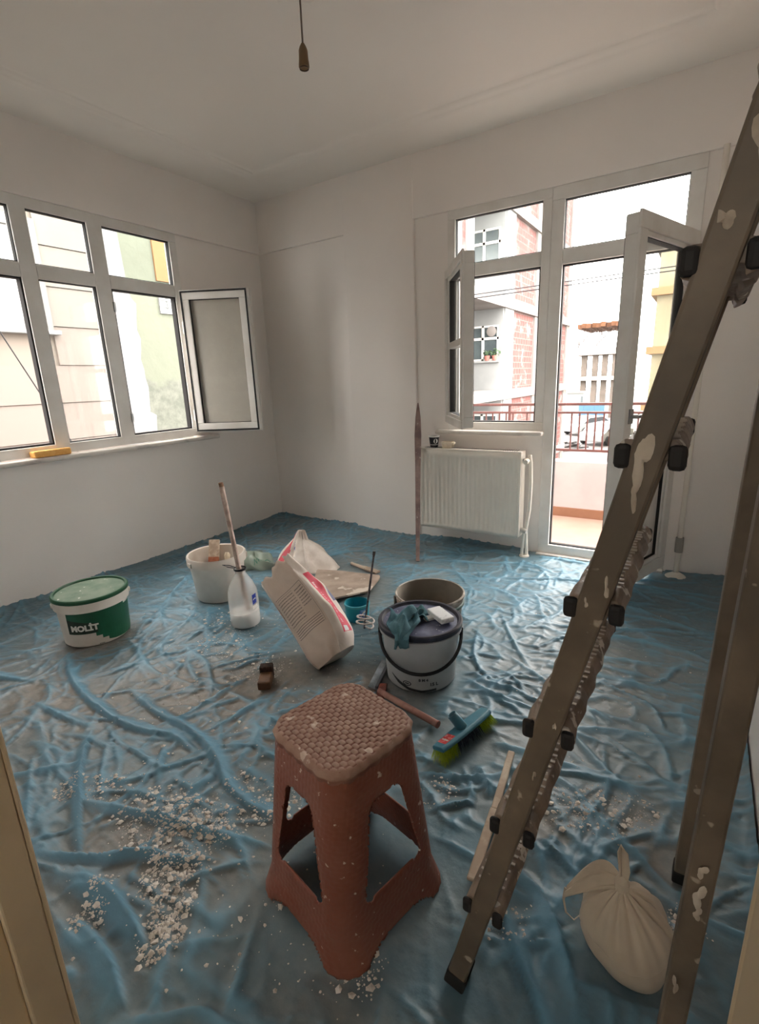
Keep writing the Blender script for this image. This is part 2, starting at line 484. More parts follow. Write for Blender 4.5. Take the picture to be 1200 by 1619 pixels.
# long folds seen on the sheet: floor polylines, height, half width
FOLDS = [
    # left half, running from the green bucket towards the stool
    ([(0.84, -2.36), (1.00, -2.44), (1.22, -2.50), (1.42, -2.52), (1.62, -2.52), (1.80, -2.46), (1.95, -2.48)], 0.026, 0.030),
    ([(1.38, -2.38), (1.60, -2.42), (1.85, -2.42), (2.02, -2.47), (2.12, -2.53), (2.28, -2.55), (2.44, -2.50)], 0.028, 0.030),
    ([(1.46, -2.57), (1.62, -2.70), (1.76, -2.78), (1.92, -2.86), (2.0, -2.90)], 0.024, 0.020),
    ([(1.78, -2.78), (1.92, -2.74), (2.08, -2.69), (2.22, -2.66), (2.40, -2.60)], 0.026, 0.022),
    ([(1.84, -2.94), (1.96, -2.90), (2.06, -2.83), (2.16, -2.76)], 0.022, 0.020),
    ([(2.02, -2.86), (2.12, -2.78), (2.20, -2.76), (2.30, -2.70)], 0.020, 0.020),
    ([(2.0, -2.92), (2.12, -2.90), (2.24, -2.91), (2.33, -2.93)], 0.034, 0.035),
    ([(2.12, -2.98), (2.26, -2.98), (2.40, -3.02)], 0.030, 0.035),
    ([(1.10, -2.62), (1.30, -2.62), (1.50, -2.58)], 0.018, 0.022),
    ([(1.78, -2.50), (1.86, -2.58), (1.94, -2.64)], 0.018, 0.018),
    ([(2.00, -2.33), (2.14, -2.37), (2.24, -2.35), (2.34, -2.22)], 0.018, 0.020),
    ([(1.92, -2.22), (2.14, -2.24), (2.22, -2.20)], 0.016, 0.020),
    ([(0.55, -2.75), (0.80, -2.60), (0.95, -2.55)], 0.02, 0.03),
    ([(0.92, -1.90), (1.05, -2.15), (1.30, -2.25), (1.55, -2.22)], 0.014, 0.025),
    ([(0.75, -1.75), (0.95, -2.0), (1.0, -2.2)], 0.014, 0.018),
    ([(0.45, -1.35), (0.62, -1.62), (0.78, -1.80)], 0.018, 0.020),
    ([(0.70, -1.72), (0.80, -1.86), (1.05, -1.98)], 0.016, 0.02),
    ([(1.25, -2.0), (1.5, -2.2), (1.75, -2.2)], 0.012, 0.02),
    # right half and under the ladder
    ([(2.97, -2.20), (3.05, -2.26), (3.13, -2.30)], 0.022, 0.022),
    ([(2.96, -2.33), (3.05, -2.38), (3.12, -2.47), (3.16, -2.56)], 0.026, 0.022),
    ([(2.93, -2.40), (3.00, -2.50), (3.08, -2.58), (3.14, -2.66)], 0.024, 0.022),
    ([(2.80, -1.80), (2.95, -1.74), (3.12, -1.66), (3.30, -1.62)], 0.012, 0.03),
    ([(2.72, -1.40), (2.95, -1.36), (3.2, -1.36), (3.42, -1.32)], 0.012, 0.03),
    ([(2.75, -1.10), (3.0, -0.98), (3.3, -1.0)], 0.016, 0.03),
    ([(2.85, -0.80), (3.1, -0.72), (3.4, -0.76)], 0.014, 0.03),
    ([(2.85, -0.35), (3.1, -0.32), (3.4, -0.30)], 0.016, 0.03),
    ([(3.05, -2.85), (3.2, -2.82), (3.35, -2.85)], 0.02, 0.03),
    ([(2.55, -2.95), (2.75, -2.90), (2.90, -2.80)], 0.022, 0.03),
    ([(2.60, -2.18), (2.78, -2.12), (2.86, -2.02)], 0.020, 0.018),
    ([(2.70, -2.30), (2.80, -2.2), (2.95, -2.15)], 0.022, 0.018),
    ([(2.74, -2.05), (2.82, -2.12), (2.86, -2.26)], 0.02, 0.016),
    ([(2.45, -1.95), (2.55, -2.2), (2.58, -2.3)], 0.018, 0.018),
    ([(2.20, -0.62), (2.5, -0.48), (2.75, -0.40), (3.0, -0.36)], 0.018, 0.022),
    ([(1.75, -0.45), (2.1, -0.40), (2.35, -0.22)], 0.014, 0.025),
    ([(2.35, -0.08), (2.7, -0.10), (3.1, -0.08)], 0.020, 0.03),
    ([(2.46, -1.0), (2.60, -1.25), (2.75, -1.45)], 0.016, 0.018),
    ([(2.42, -1.2), (2.5, -1.5), (2.66, -1.62)], 0.018, 0.018),
    ([(2.52, -1.62), (2.7, -1.7), (2.85, -1.68)], 0.018, 0.018),
]
# places where something stands: the sheet is pressed flat (x, y, radius)
FLAT = [(2.361, -1.687, 0.19), (0.746, -2.162, 0.18), (0.94, -1.53, 0.16), (2.235, -1.36, 0.18), (1.354, -1.721, 0.10), (1.93, -1.80, 0.22),
        (1.15, -0.98, 0.26), (1.52, -1.10, 0.30), (1.86, -1.45, 0.12), (2.66, -1.98, 0.12), (2.45, -1.94, 0.10), (1.82, -2.06, 0.09), (3.225, -2.39, 0.11),
        (2.95, -2.63, 0.06), (2.96, -2.18, 0.06), (3.31, -2.13, 0.06), (3.30, -2.65, 0.06), (2.63, -2.57, 0.25), (2.85, -2.2, 0.05), (1.72, -0.53, 0.05),
        (2.24, -1.78, 0.10), (1.45, -0.80, 0.12), (2.35, -0.10, 0.07), (3.14, -0.05, 0.06), (0.84, -1.05, 0.16)]

def make_sheet():
    st = 0.0075
    xs = np.arange(0.004 + RL, XR - 0.002, st); ys = np.arange(YF + 0.003, RB - 0.004, st)
    X, Y = np.meshgrid(xs, ys, indexing='ij')
    Hh = np.zeros_like(X)
    def crease(pts, h, wd, sharp=1.6):
        P = np.array(pts, float)
        if len(P) > 2:                                       # round the polyline off
            for _ in range(2):
                Q = [P[0]]
                for a, c in zip(P[:-1], P[1:]): Q += [0.75 * a + 0.25 * c, 0.25 * a + 0.75 * c]
                Q.append(P[-1]); P = np.array(Q)
        L = np.r_[0, np.cumsum(np.hypot(*np.diff(P, axis=0).T))]
        x0, y0 = P.min(0) - wd * 2.6; x1, y1 = P.max(0) + wd * 2.6
        i0, i1 = np.searchsorted(xs, (x0, x1)); j0, j1 = np.searchsorted(ys, (y0, y1))
        if i1 - i0 < 2 or j1 - j0 < 2: return
        xx = X[i0:i1, j0:j1]; yy = Y[i0:i1, j0:j1]
        best = np.full(xx.shape, 9.0); tt = np.zeros(xx.shape); sg = np.zeros(xx.shape)
        for k in range(len(P) - 1):
            a = P[k]; d = P[k + 1] - a; l2 = d @ d + 1e-12
            t = np.clip(((xx - a[0]) * d[0] + (yy - a[1]) * d[1]) / l2, 0, 1)
            dd = np.hypot(xx - a[0] - t * d[0], yy - a[1] - t * d[1])
            m = dd < best
            best = np.where(m, dd, best); sg = np.where(m, d[0] * (yy - a[1]) - d[1] * (xx - a[0]), sg); tt = np.where(m, L[k] + t * math.sqrt(l2), tt)
        u = tt / L[-1]
        env = np.clip(np.sin(PI * np.clip(u, 0.02, 0.98)), 0, 1) ** 0.6
        wob = 0.75 + 0.5 * value_noise(xx * 14, yy * 14, int(h * 1e5) % 97)
        flip = 1 if int(abs(P[0, 0] + P[0, 1]) * 1000) % 2 else -1
        q = np.clip(1 - best / (wd * wob * np.where(sg * flip > 0, 0.55, 1.9)), 0, 1)
        prof = h * env * q ** sharp
        Hh[i0:i1, j0:j1] = np.maximum(Hh[i0:i1, j0:j1], prof) + 0.25 * np.minimum(Hh[i0:i1, j0:j1], prof)
    # wandering small creases; denser and crisper towards the balcony side
    for i in range(1500):
        x = rng.uniform(0.05, 3.45); y = rng.uniform(-3.05, -0.03)
        crisp = x > 1.9 and y > -2.3
        if not crisp and rng.random() < 0.35: continue
        calm = x > 2.9 and y > -2.0
        if calm and rng.random() < 0.6: continue
        a = rng.normal(0.35, 0.9) if crisp else rng.uniform(0, PI)
        if calm: a = rng.normal(0.05, 0.2)
        n = rng.integers(3, 6); ln = rng.uniform(0.05, 0.13) if crisp else rng.uniform(0.06, 0.17)
        pts = [(x, y)]
        for k in range(n):
            a += rng.normal(0, 0.35)
            pts.append((pts[-1][0] + ln * math.cos(a), pts[-1][1] + ln * math.sin(a)))
        crease(pts, rng.uniform(0.004, 0.013), rng.uniform(0.008, 0.020), 1.15)
    for pts, h, wd in FOLDS: crease(pts, h * 0.95, wd * 0.85, 1.25)
    # crinkle network: thin ridges where a warped noise crosses its middle
    wx = X + 0.05 * (value_noise(X * 5, Y * 5, 3) - 0.5); wy = Y + 0.05 * (value_noise(X * 5 + 9, Y * 5, 4) - 0.5)
    for sc, amp, sd in ((7, 0.005, 21), (15, 0.0042, 22), (31, 0.0022, 23)):
        n_ = value_noise(wx * sc * 0.8, wy * sc * 1.3, sd)
        Hh += amp * np.clip(1 - np.abs(n_ - 0.5) * 7, 0, 1) ** 1.5
    Hh += 0.004 * value_noise(X * 3, Y * 3, 31)
    flat = np.ones_like(X)
    for x, y, r in FLAT:
        d = np.hypot(X - x, Y - y)
        flat = np.minimum(flat, np.clip((d - r * 0.8) / (r * 0.45), 0.12, 1))
    Hh *= flat
    # the border rides up a little at the walls
    edge = np.minimum(np.minimum(X - xs[0], xs[-1] - X), ys[-1] - Y)
    ride = np.clip(1 - edge / 0.03, 0, 1) ** 2 * (0.008 + 0.02 * value_noise(X * 4, Y * 4, 41))
    thr = (X > 2.3) & (X < 3.15) & (Y > -0.1)
    ride = np.where(thr, 0, ride)
    Z = 0.0015 + Hh + ride
    nx, ny = X.shape
    me = bpy.data.meshes.new('plastic_sheet')
    V = np.stack([X, Y, Z], -1).reshape(-1, 3)
    idx = np.arange(nx * ny).reshape(nx, ny)
    F = np.stack([idx[:-1, :-1], idx[1:, :-1], idx[1:, 1:], idx[:-1, 1:]], -1).reshape(-1, 4)
    # the balcony door sill cuts the edge back
    me.vertices.add(len(V)); me.vertices.foreach_set('co', V.ravel().astype(np.float32))
    me.loops.add(F.size); me.loops.foreach_set('vertex_index', F.ravel().astype(np.int32))
    me.polygons.add(len(F)); me.polygons.foreach_set('loop_start', np.arange(0, F.size, 4, dtype=np.int32))
    me.update(calc_edges=True); me.validate()
    me.polygons.foreach_set('use_smooth', np.ones(len(F), bool))
    # lift: how far the film stands off the dusty floor; dust: plaster dust lying on it
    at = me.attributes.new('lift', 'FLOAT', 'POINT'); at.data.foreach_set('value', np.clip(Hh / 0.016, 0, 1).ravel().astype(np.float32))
    dust = np.zeros_like(X)
    for x, y, sx, sy, a in ((1.75, -2.25, 0.55, 0.35, 1.0), (1.25, -2.55, 0.55, 0.3, 0.9), (2.1, -2.75, 0.35, 0.3, 0.75), (1.75, -2.0, 0.3, 0.2, 0.8), (0.9, -2.3, 0.4, 0.4, 0.6),
                            (2.2, -1.9, 0.25, 0.15, 0.9), (3.15, -2.1, 0.25, 0.22, 0.7), (3.1, -1.3, 0.4, 0.6, 0.45), (1.5, -1.2, 0.5, 0.4, 0.45), (2.9, -2.9, 0.5, 0.2, 0.5), (1.0, -0.6, 0.9, 0.4, 0.4)):
        dust = np.maximum(dust, a * np.exp(-((X - x) / sx) ** 2 - ((Y - y) / sy) ** 2))
    at = me.attributes.new('dust', 'FLOAT', 'POINT'); at.data.foreach_set('value', dust.ravel().astype(np.float32))
    k = NT('blue_plastic_film')
    lift = k.n('ShaderNodeAttribute', _attribute_name='lift').outputs['Fac']
    du = k.n('ShaderNodeAttribute', _attribute_name='dust').outputs['Fac']
    n1 = k.noise(4.0, 6.0, 0.6); n2 = k.noise(28.0, 6.0, 0.65)
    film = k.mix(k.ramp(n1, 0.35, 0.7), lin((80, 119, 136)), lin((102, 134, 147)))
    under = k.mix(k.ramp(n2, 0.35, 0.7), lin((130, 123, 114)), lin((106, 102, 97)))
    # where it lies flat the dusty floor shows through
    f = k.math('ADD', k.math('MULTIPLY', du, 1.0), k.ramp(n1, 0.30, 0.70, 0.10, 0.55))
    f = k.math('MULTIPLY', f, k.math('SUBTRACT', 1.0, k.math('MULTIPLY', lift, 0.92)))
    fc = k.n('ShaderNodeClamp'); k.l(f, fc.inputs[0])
    k.color(k.mix(k.ramp(lift, 0.3, 1.0, 0.0, 0.75), k.mix(fc.outputs[0], film, under), lin((106, 153, 178))))  # raised folds also painted paler blue, as if the film caught light
    k.b.inputs['Roughness'].default_value = 0.42
    k.b.inputs['Specular IOR Level'].default_value = 0.38
    k.bump(k.noise(70.0, 4.0), 0.25, 0.004)
    me.materials.append(k.m)
    o = bpy.data.objects.new('plastic_sheet', me); COL.objects.link(o)
    tag(o, 'crumpled blue plastic dust sheet spread over the whole floor', 'plastic sheet')
    return xs, ys, Z
SX, SY, SZ = make_sheet()
def sheet_z(x, y):
    i = int(np.clip(np.searchsorted(SX, x), 0, len(SX) - 1)); j = int(np.clip(np.searchsorted(SY, y), 0, len(SY) - 1))
    return float(SZ[i, j])

# plaster crumbs and flakes lying on the sheet
def make_debris():
    spots = [(2.02, -2.70, 0.10, 260), (2.10, -2.66, 0.08, 200), (2.18, -2.72, 0.09, 240), (2.22, -2.80, 0.07, 200), (2.30, -2.84, 0.05, 160), (2.34, -2.90, 0.05, 160), (1.80, -2.72, 0.06, 90),
             (1.70, -2.78, 0.05, 90), (2.24, -2.62, 0.06, 110), (2.30, -2.50, 0.07, 120), (2.16, -2.50, 0.05, 60), (2.10, -2.90, 0.03, 40), (2.15, -2.96, 0.04, 80), (1.42, -1.92, 0.14, 160), (1.2, -1.75, 0.10, 70),
             (1.72, -2.0, 0.12, 160), (3.12, -2.06, 0.09, 120), (3.02, -2.10, 0.08, 70), (3.20, -2.0, 0.06, 50), (2.70, -2.22, 0.06, 40), (2.98, -2.47, 0.06, 60), (2.76, -2.72, 0.05, 50), (3.33, -2.28, 0.04, 60), (1.5, -2.35, 0.2, 60), (2.95, -1.7, 0.3, 40),
             (1.75, -1.9, 0.5, 160), (2.6, -2.85, 0.2, 50), (2.2, -2.6, 0.4, 160), (3.0, -1.0, 0.4, 25), (2.6, -0.6, 0.5, 20), (1.0, -1.8, 0.4, 60)]
    vs = []; fs = []
    for cx, cy, r, n in spots:
        for _ in range(int(n * 2.2)):
            a = rng.uniform(0, 2 * PI); q = r * math.sqrt(rng.random()) * (1 if rng.random() < 0.8 else 1.3)
            x = cx + q * math.cos(a); y = cy + q * math.sin(a)
            if not (0.02 < x < XR - 0.02 and YF + 0.02 < y < -0.02): continue
            s_ = rng.choice([0.0016, 0.0028, 0.005, 0.009], p=[0.55, 0.30, 0.11, 0.04])
            z = sheet_z(x, y) + s_ * 0.12
            o = len(vs); ph = rng.uniform(0, 2 * PI); k = 5
            for i in range(k):
                t = ph + 2 * PI * i / k; rr = s_ * rng.uniform(0.6, 1.25)
                vs.append((x + rr * math.cos(t), y + rr * math.sin(t), z + rng.uniform(-0.1, 0.1) * s_))
            vs.append((x + rng.normal(0, 0.2) * s_, y + rng.normal(0, 0.2) * s_, z + s_ * rng.uniform(0.2, 0.6)))
            fs += [(o + i, o + (i + 1) % k, o + k) for i in range(k)]
    b = B(); b.v = vs; b.f = fs
    o = b.build('plaster_crumbs', M('plaster_crumbs', (226, 220, 212), 0.9, (196, 188, 178), 30.0), normals=False)
    tag(o, 'white plaster crumbs and flakes scattered over the blue sheet', 'debris', kind='stuff')
make_debris()

# ------------------------------------------------------------------ radiator
def make_radiator():
    x0, x1, z0, z1 = 1.545, 2.275, 0.135, 0.715
    yf, yb = -0.135, -0.045
    r = thing('radiator', (1.9, -0.09, z0), 'white ribbed panel radiator below the window', 'radiator')
    pitch = 0.0333
    n = int((x1 - x0 - 0.03) / pitch)
    def panel(y, sgn):
        prof = [(x0, 0.0)]
        xs0 = x0 + 0.018
        for i in range(n):
            c = xs0 + i * pitch
            prof += [(c, 0), (c + 0.006, -0.006), (c + 0.020, -0.006), (c + 0.026, 0)]
        prof.append((x1 - 0.004, 0))
        b = B()
        zr = [(z0, 0), (z0 + 0.03, 0), (z0 + 0.042, 1), (z1 - 0.055, 1), (z1 - 0.043, 0), (z1, 0)]
        rings = [[(x, y - sgn * d * k, z) for x, d in prof] for z, k in zr]
        b.loft(rings, caps=False, closed=False)
        return b
    o = panel(yf, 1).build('front_panel', m_rad, r, smooth=True, solid=0.003)
    panel(yb, -1).build('rear_panel', m_rad, r, smooth=True, solid=0.003)
    for xa in (x0 - 0.004, x1 - 0.006):
        B().box(xa, yf - 0.004, z0 + 0.008, xa + 0.014, yb + 0.004, z1 + 0.006).build('side_cover', m_rad, r, bevel=0.004)
    B().box(x0, yf - 0.003, z1 - 0.004, x1, yb + 0.003, z1 + 0.006).build('top_grille', m_rad, r, bevel=0.003)
    g = B()
    for i in range(44):
        x = x0 + 0.03 + i * 0.0155
        g.box(x, yf + 0.018, z1 + 0.0055, x + 0.008, yb - 0.018, z1 + 0.0067)
    g.build('grille_slots', m_gasket, r)
    v = B().tube([(x1 + 0.005, -0.09, z1 - 0.055), (x1 + 0.05, -0.09, z1 - 0.055)], 0.011, 12)
    v.build('pipe_union', m_metal, r, smooth=True)
    v = B().tube([(x1 + 0.035, -0.085, z1 - 0.055), (x1 + 0.037, -0.115, z1 - 0.056), (x1 + 0.04, -0.15, z1 - 0.058)], [0.017, 0.018, 0.016], 14)
    v.build('valve_head', m_rad, r, smooth=True)
    v = B().tube([(x1 + 0.05, -0.09, z1 - 0.02), (x1 + 0.058, -0.09, z1 - 0.07), (x1 + 0.062, -0.085, z1 - 0.2), (x1 + 0.058, -0.085, z1 - 0.38), (x1 + 0.04, -0.085, z0 + 0.06), (x1 + 0.043, -0.085, z0 - 0.03), (x1 + 0.05, -0.085, 0.003)], 0.012, 12)
    v.build('supply_pipe', m_rad, r, smooth=True)
    v = B().tube([(x1 + 0.005, -0.09, z0 + 0.045), (x1 + 0.03, -0.09, z0 + 0.04), (x1 + 0.026, -0.095, z0 - 0.02), (x1 + 0.020, -0.095, 0.003)], 0.011, 12)
    v.build('return_pipe', m_rad, r, smooth=True)
    v = B().tube([(x1 + 0.01, -0.095, z0 + 0.052), (x1 + 0.03, -0.10, z0 + 0.05), (x1 + 0.05, -0.105, z0 + 0.045)], [0.014, 0.018, 0.015], 12)
    v.build('lockshield_valve', m_pvc_in, r, smooth=True)
    for xa in (x0 + 0.12, x1 - 0.12):
        B().box(xa, yb, z0 + 0.05, xa + 0.03, RB - 0.003, z1 - 0.05).build('wall_bracket', m_pvc_in, r)
    # pipe boss on the floor
    B().lathe([(0.0, 0.012), (0.03, 0.012), (0.035, 0.0)], 16, (x1 + 0.036, -0.09, 0.001)).build('floor_rosette', m_rad, r, smooth=True)
    return z1 + 0.0067
RAD_TOP = make_radiator()

# things on the radiator
c = thing('paper_cup', (1.635, -0.088, RAD_TOP), 'small black paper cup with white rim on the radiator', 'cup')
B().lathe([(0.0, 0.002), (0.0165, 0.002), (0.0165, 0.0), (0.019, 0.0), (0.0262, 0.058), (0.0245, 0.058), (0.0178, 0.004), (0.0, 0.004)], 28, c.location).build('cup_body', m_black, c, smooth=True)
B().lathe([(0.0262, 0.0), (0.0285, 0.002), (0.0285, 0.007), (0.0262, 0.008), (0.0250, 0.007), (0.0250, 0.0)], 28, c.location + Vector((0, 0, 0.054))).build('rim', m_pvc, c, smooth=True)
B().lathe([(0.0197, 0.0), (0.0210, 0.010), (0.0206, 0.010), (0.0193, 0.0)], 28, c.location + Vector((0, 0, 0.006))).build('white_band', m_pvc, c, smooth=True)
b = B(); n = 18; ctr = math.radians(-42)
pts = []
for k in range(n):
    u = 0.011 * math.cos(2 * PI * k / n); v = 0.034 + 0.0125 * math.sin(2 * PI * k / n)
    rr = 0.019 + (0.0262 - 0.019) * v / 0.058 + 0.0005
    pts.append((c.location.x + rr * math.cos(ctr + u / rr), c.location.y + rr * math.sin(ctr + u / rr), RAD_TOP + v))
b.add(pts, [tuple(range(n))]); b.build('badge', m_pvc, c, normals=False)
def on_cup(x, y):
    v = 0.034 + y; rr = 0.019 + (0.0262 - 0.019) * v / 0.058 + 0.0009
    return (c.location.x + rr * math.cos(ctr + x / rr), c.location.y + rr * math.sin(ctr + x / rr), RAD_TOP + v)
text_on('b', 0.017, on_cup, 'badge_mark', m_black, c)
c.scale = (1.4, 1.4, 1.35)

c = thing('plaster_tub', (1.745, -0.09, RAD_TOP), 'small cream rectangular tub on the radiator', 'tub')
def tubring(z, sx, sy):
    return [(1.745 + sx * X_, -0.09 + sy * Y_, RAD_TOP + z) for X_, Y_ in ((-1, -1), (1, -1), (1, 1), (-1, 1))]
m_cream = M('cream_plaster', (232, 220, 198), 0.7, (214, 200, 178), 30.0)
B().loft([tubring(0.0, 0.034, 0.022), tubring(0.043, 0.04, 0.027)], caps=False).loft([tubring(0.043, 0.04, 0.027), tubring(0.043, 0.035, 0.022), tubring(0.006, 0.03, 0.019)], caps=False).add(tubring(0.0, 0.034, 0.022) + tubring(0.006, 0.03, 0.019), [(3, 2, 1, 0), (4, 5, 6, 7)]).build('tub_body', m_cream, c)
B().obox((1.789, -0.095, RAD_TOP + 0.034), (1, 0, 0), (0, 1, 0), (0, 0, 1), 0.010, 0.018, 0.006).build('lug', m_cream, c, bevel=0.003)

# ------------------------------------------------------------------ wall straightedge
c = thing('straightedge', (1.715, -0.515, 0.0), 'long thin brown wooden lath leaning on the wall beside the radiator', 'lath')
m_lath = M('dusty_brown_lath', (150, 128, 122), 0.6, (118, 98, 96), 12.0, splat=(205, 196, 188), splat_scale=30, splat_at=0.68)
P0 = Vector((1.715, -0.515, 0.006)); P1 = Vector((1.475, -0.022, 1.03))
ax = (P1 - P0).normalized(); sd = Vector((0.86, 0.50, 0)).normalized(); sd = (sd - ax * sd.dot(ax)).normalized(); nn = ax.cross(sd)
L = (P1 - P0).length
outl = [(0, -0.014), (0, 0.014), (0.60 * L, 0.022), (0.78 * L, 0.027), (0.90 * L, 0.021), (0.96 * L, 0.012), (L, 0.003), (L, -0.003), (0.96 * L, -0.012), (0.90 * L, -0.021), (0.78 * L, -0.027), (0.60 * L, -0.022)]
b = B(); n = len(outl)
vs = [P0 + ax * t + sd * (a * 0.9) + nn * k for k in (-0.006, 0.006) for t, a in outl]
b.add(vs, [tuple(range(n - 1, -1, -1)), tuple(range(n, 2 * n))] + [(i, (i + 1) % n, n + (i + 1) % n, n + i) for i in range(n)])
b.build('blade', m_lath, c, bevel=0.002)
b = B().bar(P0 + ax * 0.35 + nn * 0.010 + sd * 0.004, P0 + ax * 0.82 + nn * 0.010 + sd * 0.004, 0.004, 0.004, nn)
b.build('rib', M('pale_dust_wood', (190, 170, 158), 0.7), c)

# vertical heating pipe by the balcony door
c = thing('heating_pipe', (3.13, -0.06, 0.0), 'white vertical pipe in the corner behind the open balcony door', 'pipe')
B().tube([(3.205, -0.03, 0.0), (3.205, -0.03, 1.2), (3.205, -0.03, HB)], 0.014, 12).build('pipe', m_rad, c, smooth=True)
B().tube([(3.205, -0.03, 0.15), (3.205, -0.03, 0.24)], 0.021, 12).build('coupling', M('grey_putty', (160, 156, 150), 0.7), c, smooth=True)
B().lathe([(0.015, 0.03), (0.045, 0.012), (0.06, 0.0)], 14, (3.205, -0.045, 0.0)).build('collar', m_rad, c, smooth=True)

# ------------------------------------------------------------------ pendant lamp holder and ceiling rose
c = thing('pendant_lamp_holder', (1.81, -1.52, H + 0.034), 'bulbless lamp holder hanging on a short cord from ceiling', 'lamp')
m_hold = M('brown_bakelite', (132, 108, 78), 0.5)
Zc = H + 0.034
B().tube([(1.81, -1.52, Zc), (1.812, -1.521, 2.55), (1.81, -1.52, 2.445)], 0.0035, 8).build('cord', M('cord_grey', (120, 108, 96), 0.6), c, smooth=True)
B().lathe([(0.0, 0.078), (0.006, 0.078), (0.013, 0.066), (0.017, 0.055), (0.018, 0.030), (0.020, 0.012), (0.0205, 0.002), (0.017, 0.0), (0.0, 0.004)], 20, (1.81, -1.52, 2.372)).build('socket', m_hold, c, smooth=True)
B().lathe([(0.0, 0.008), (0.016, 0.006), (0.018, 0.0)], 20, (1.81, -1.52, 2.368)).build('socket_opening', M('dark_socket', (60, 44, 34), 0.5), c, smooth=True)
c = thing('ceiling_rose', (1.81, -1.52, Zc), 'faint octagonal plaster rose around the lamp cord', 'ceiling rose')
def octa(r, z): return [(1.81 + r * math.cos(PI / 8 + k * PI / 4), -1.52 + r * math.sin(PI / 8 + k * PI / 4), z) for k in range(8)]
B().loft([octa(0.165, Zc), octa(0.150, Zc - 0.008), octa(0.135, Zc - 0.008), octa(0.120, Zc - 0.003)], caps=False).add(octa(0.120, Zc - 0.003), [tuple(range(8))]).build('rose', m_ceil, c)

# ------------------------------------------------------------------ sponge on the sill
c = thing('sponge', (0.025, -1.90, 0.842), 'orange yellow sponge on the marble sill', 'sponge')
def spr(x, y0, y1, z0, z1): return [(x, y0, z0), (x, y1, z0), (x, y1, z1), (x, y0, z1)]
b = B().loft([spr(-0.005, -1.995, -1.785, 0.843, 0.880), spr(0.050, -1.985, -1.785, 0.843, 0.883)], caps=True)
b.build('sponge_block', M('yellow_sponge', (244, 192, 118), 0.95, (236, 176, 98), 40.0, bump=0.8, bscale=160), c, bevel=0.008, seg=3)

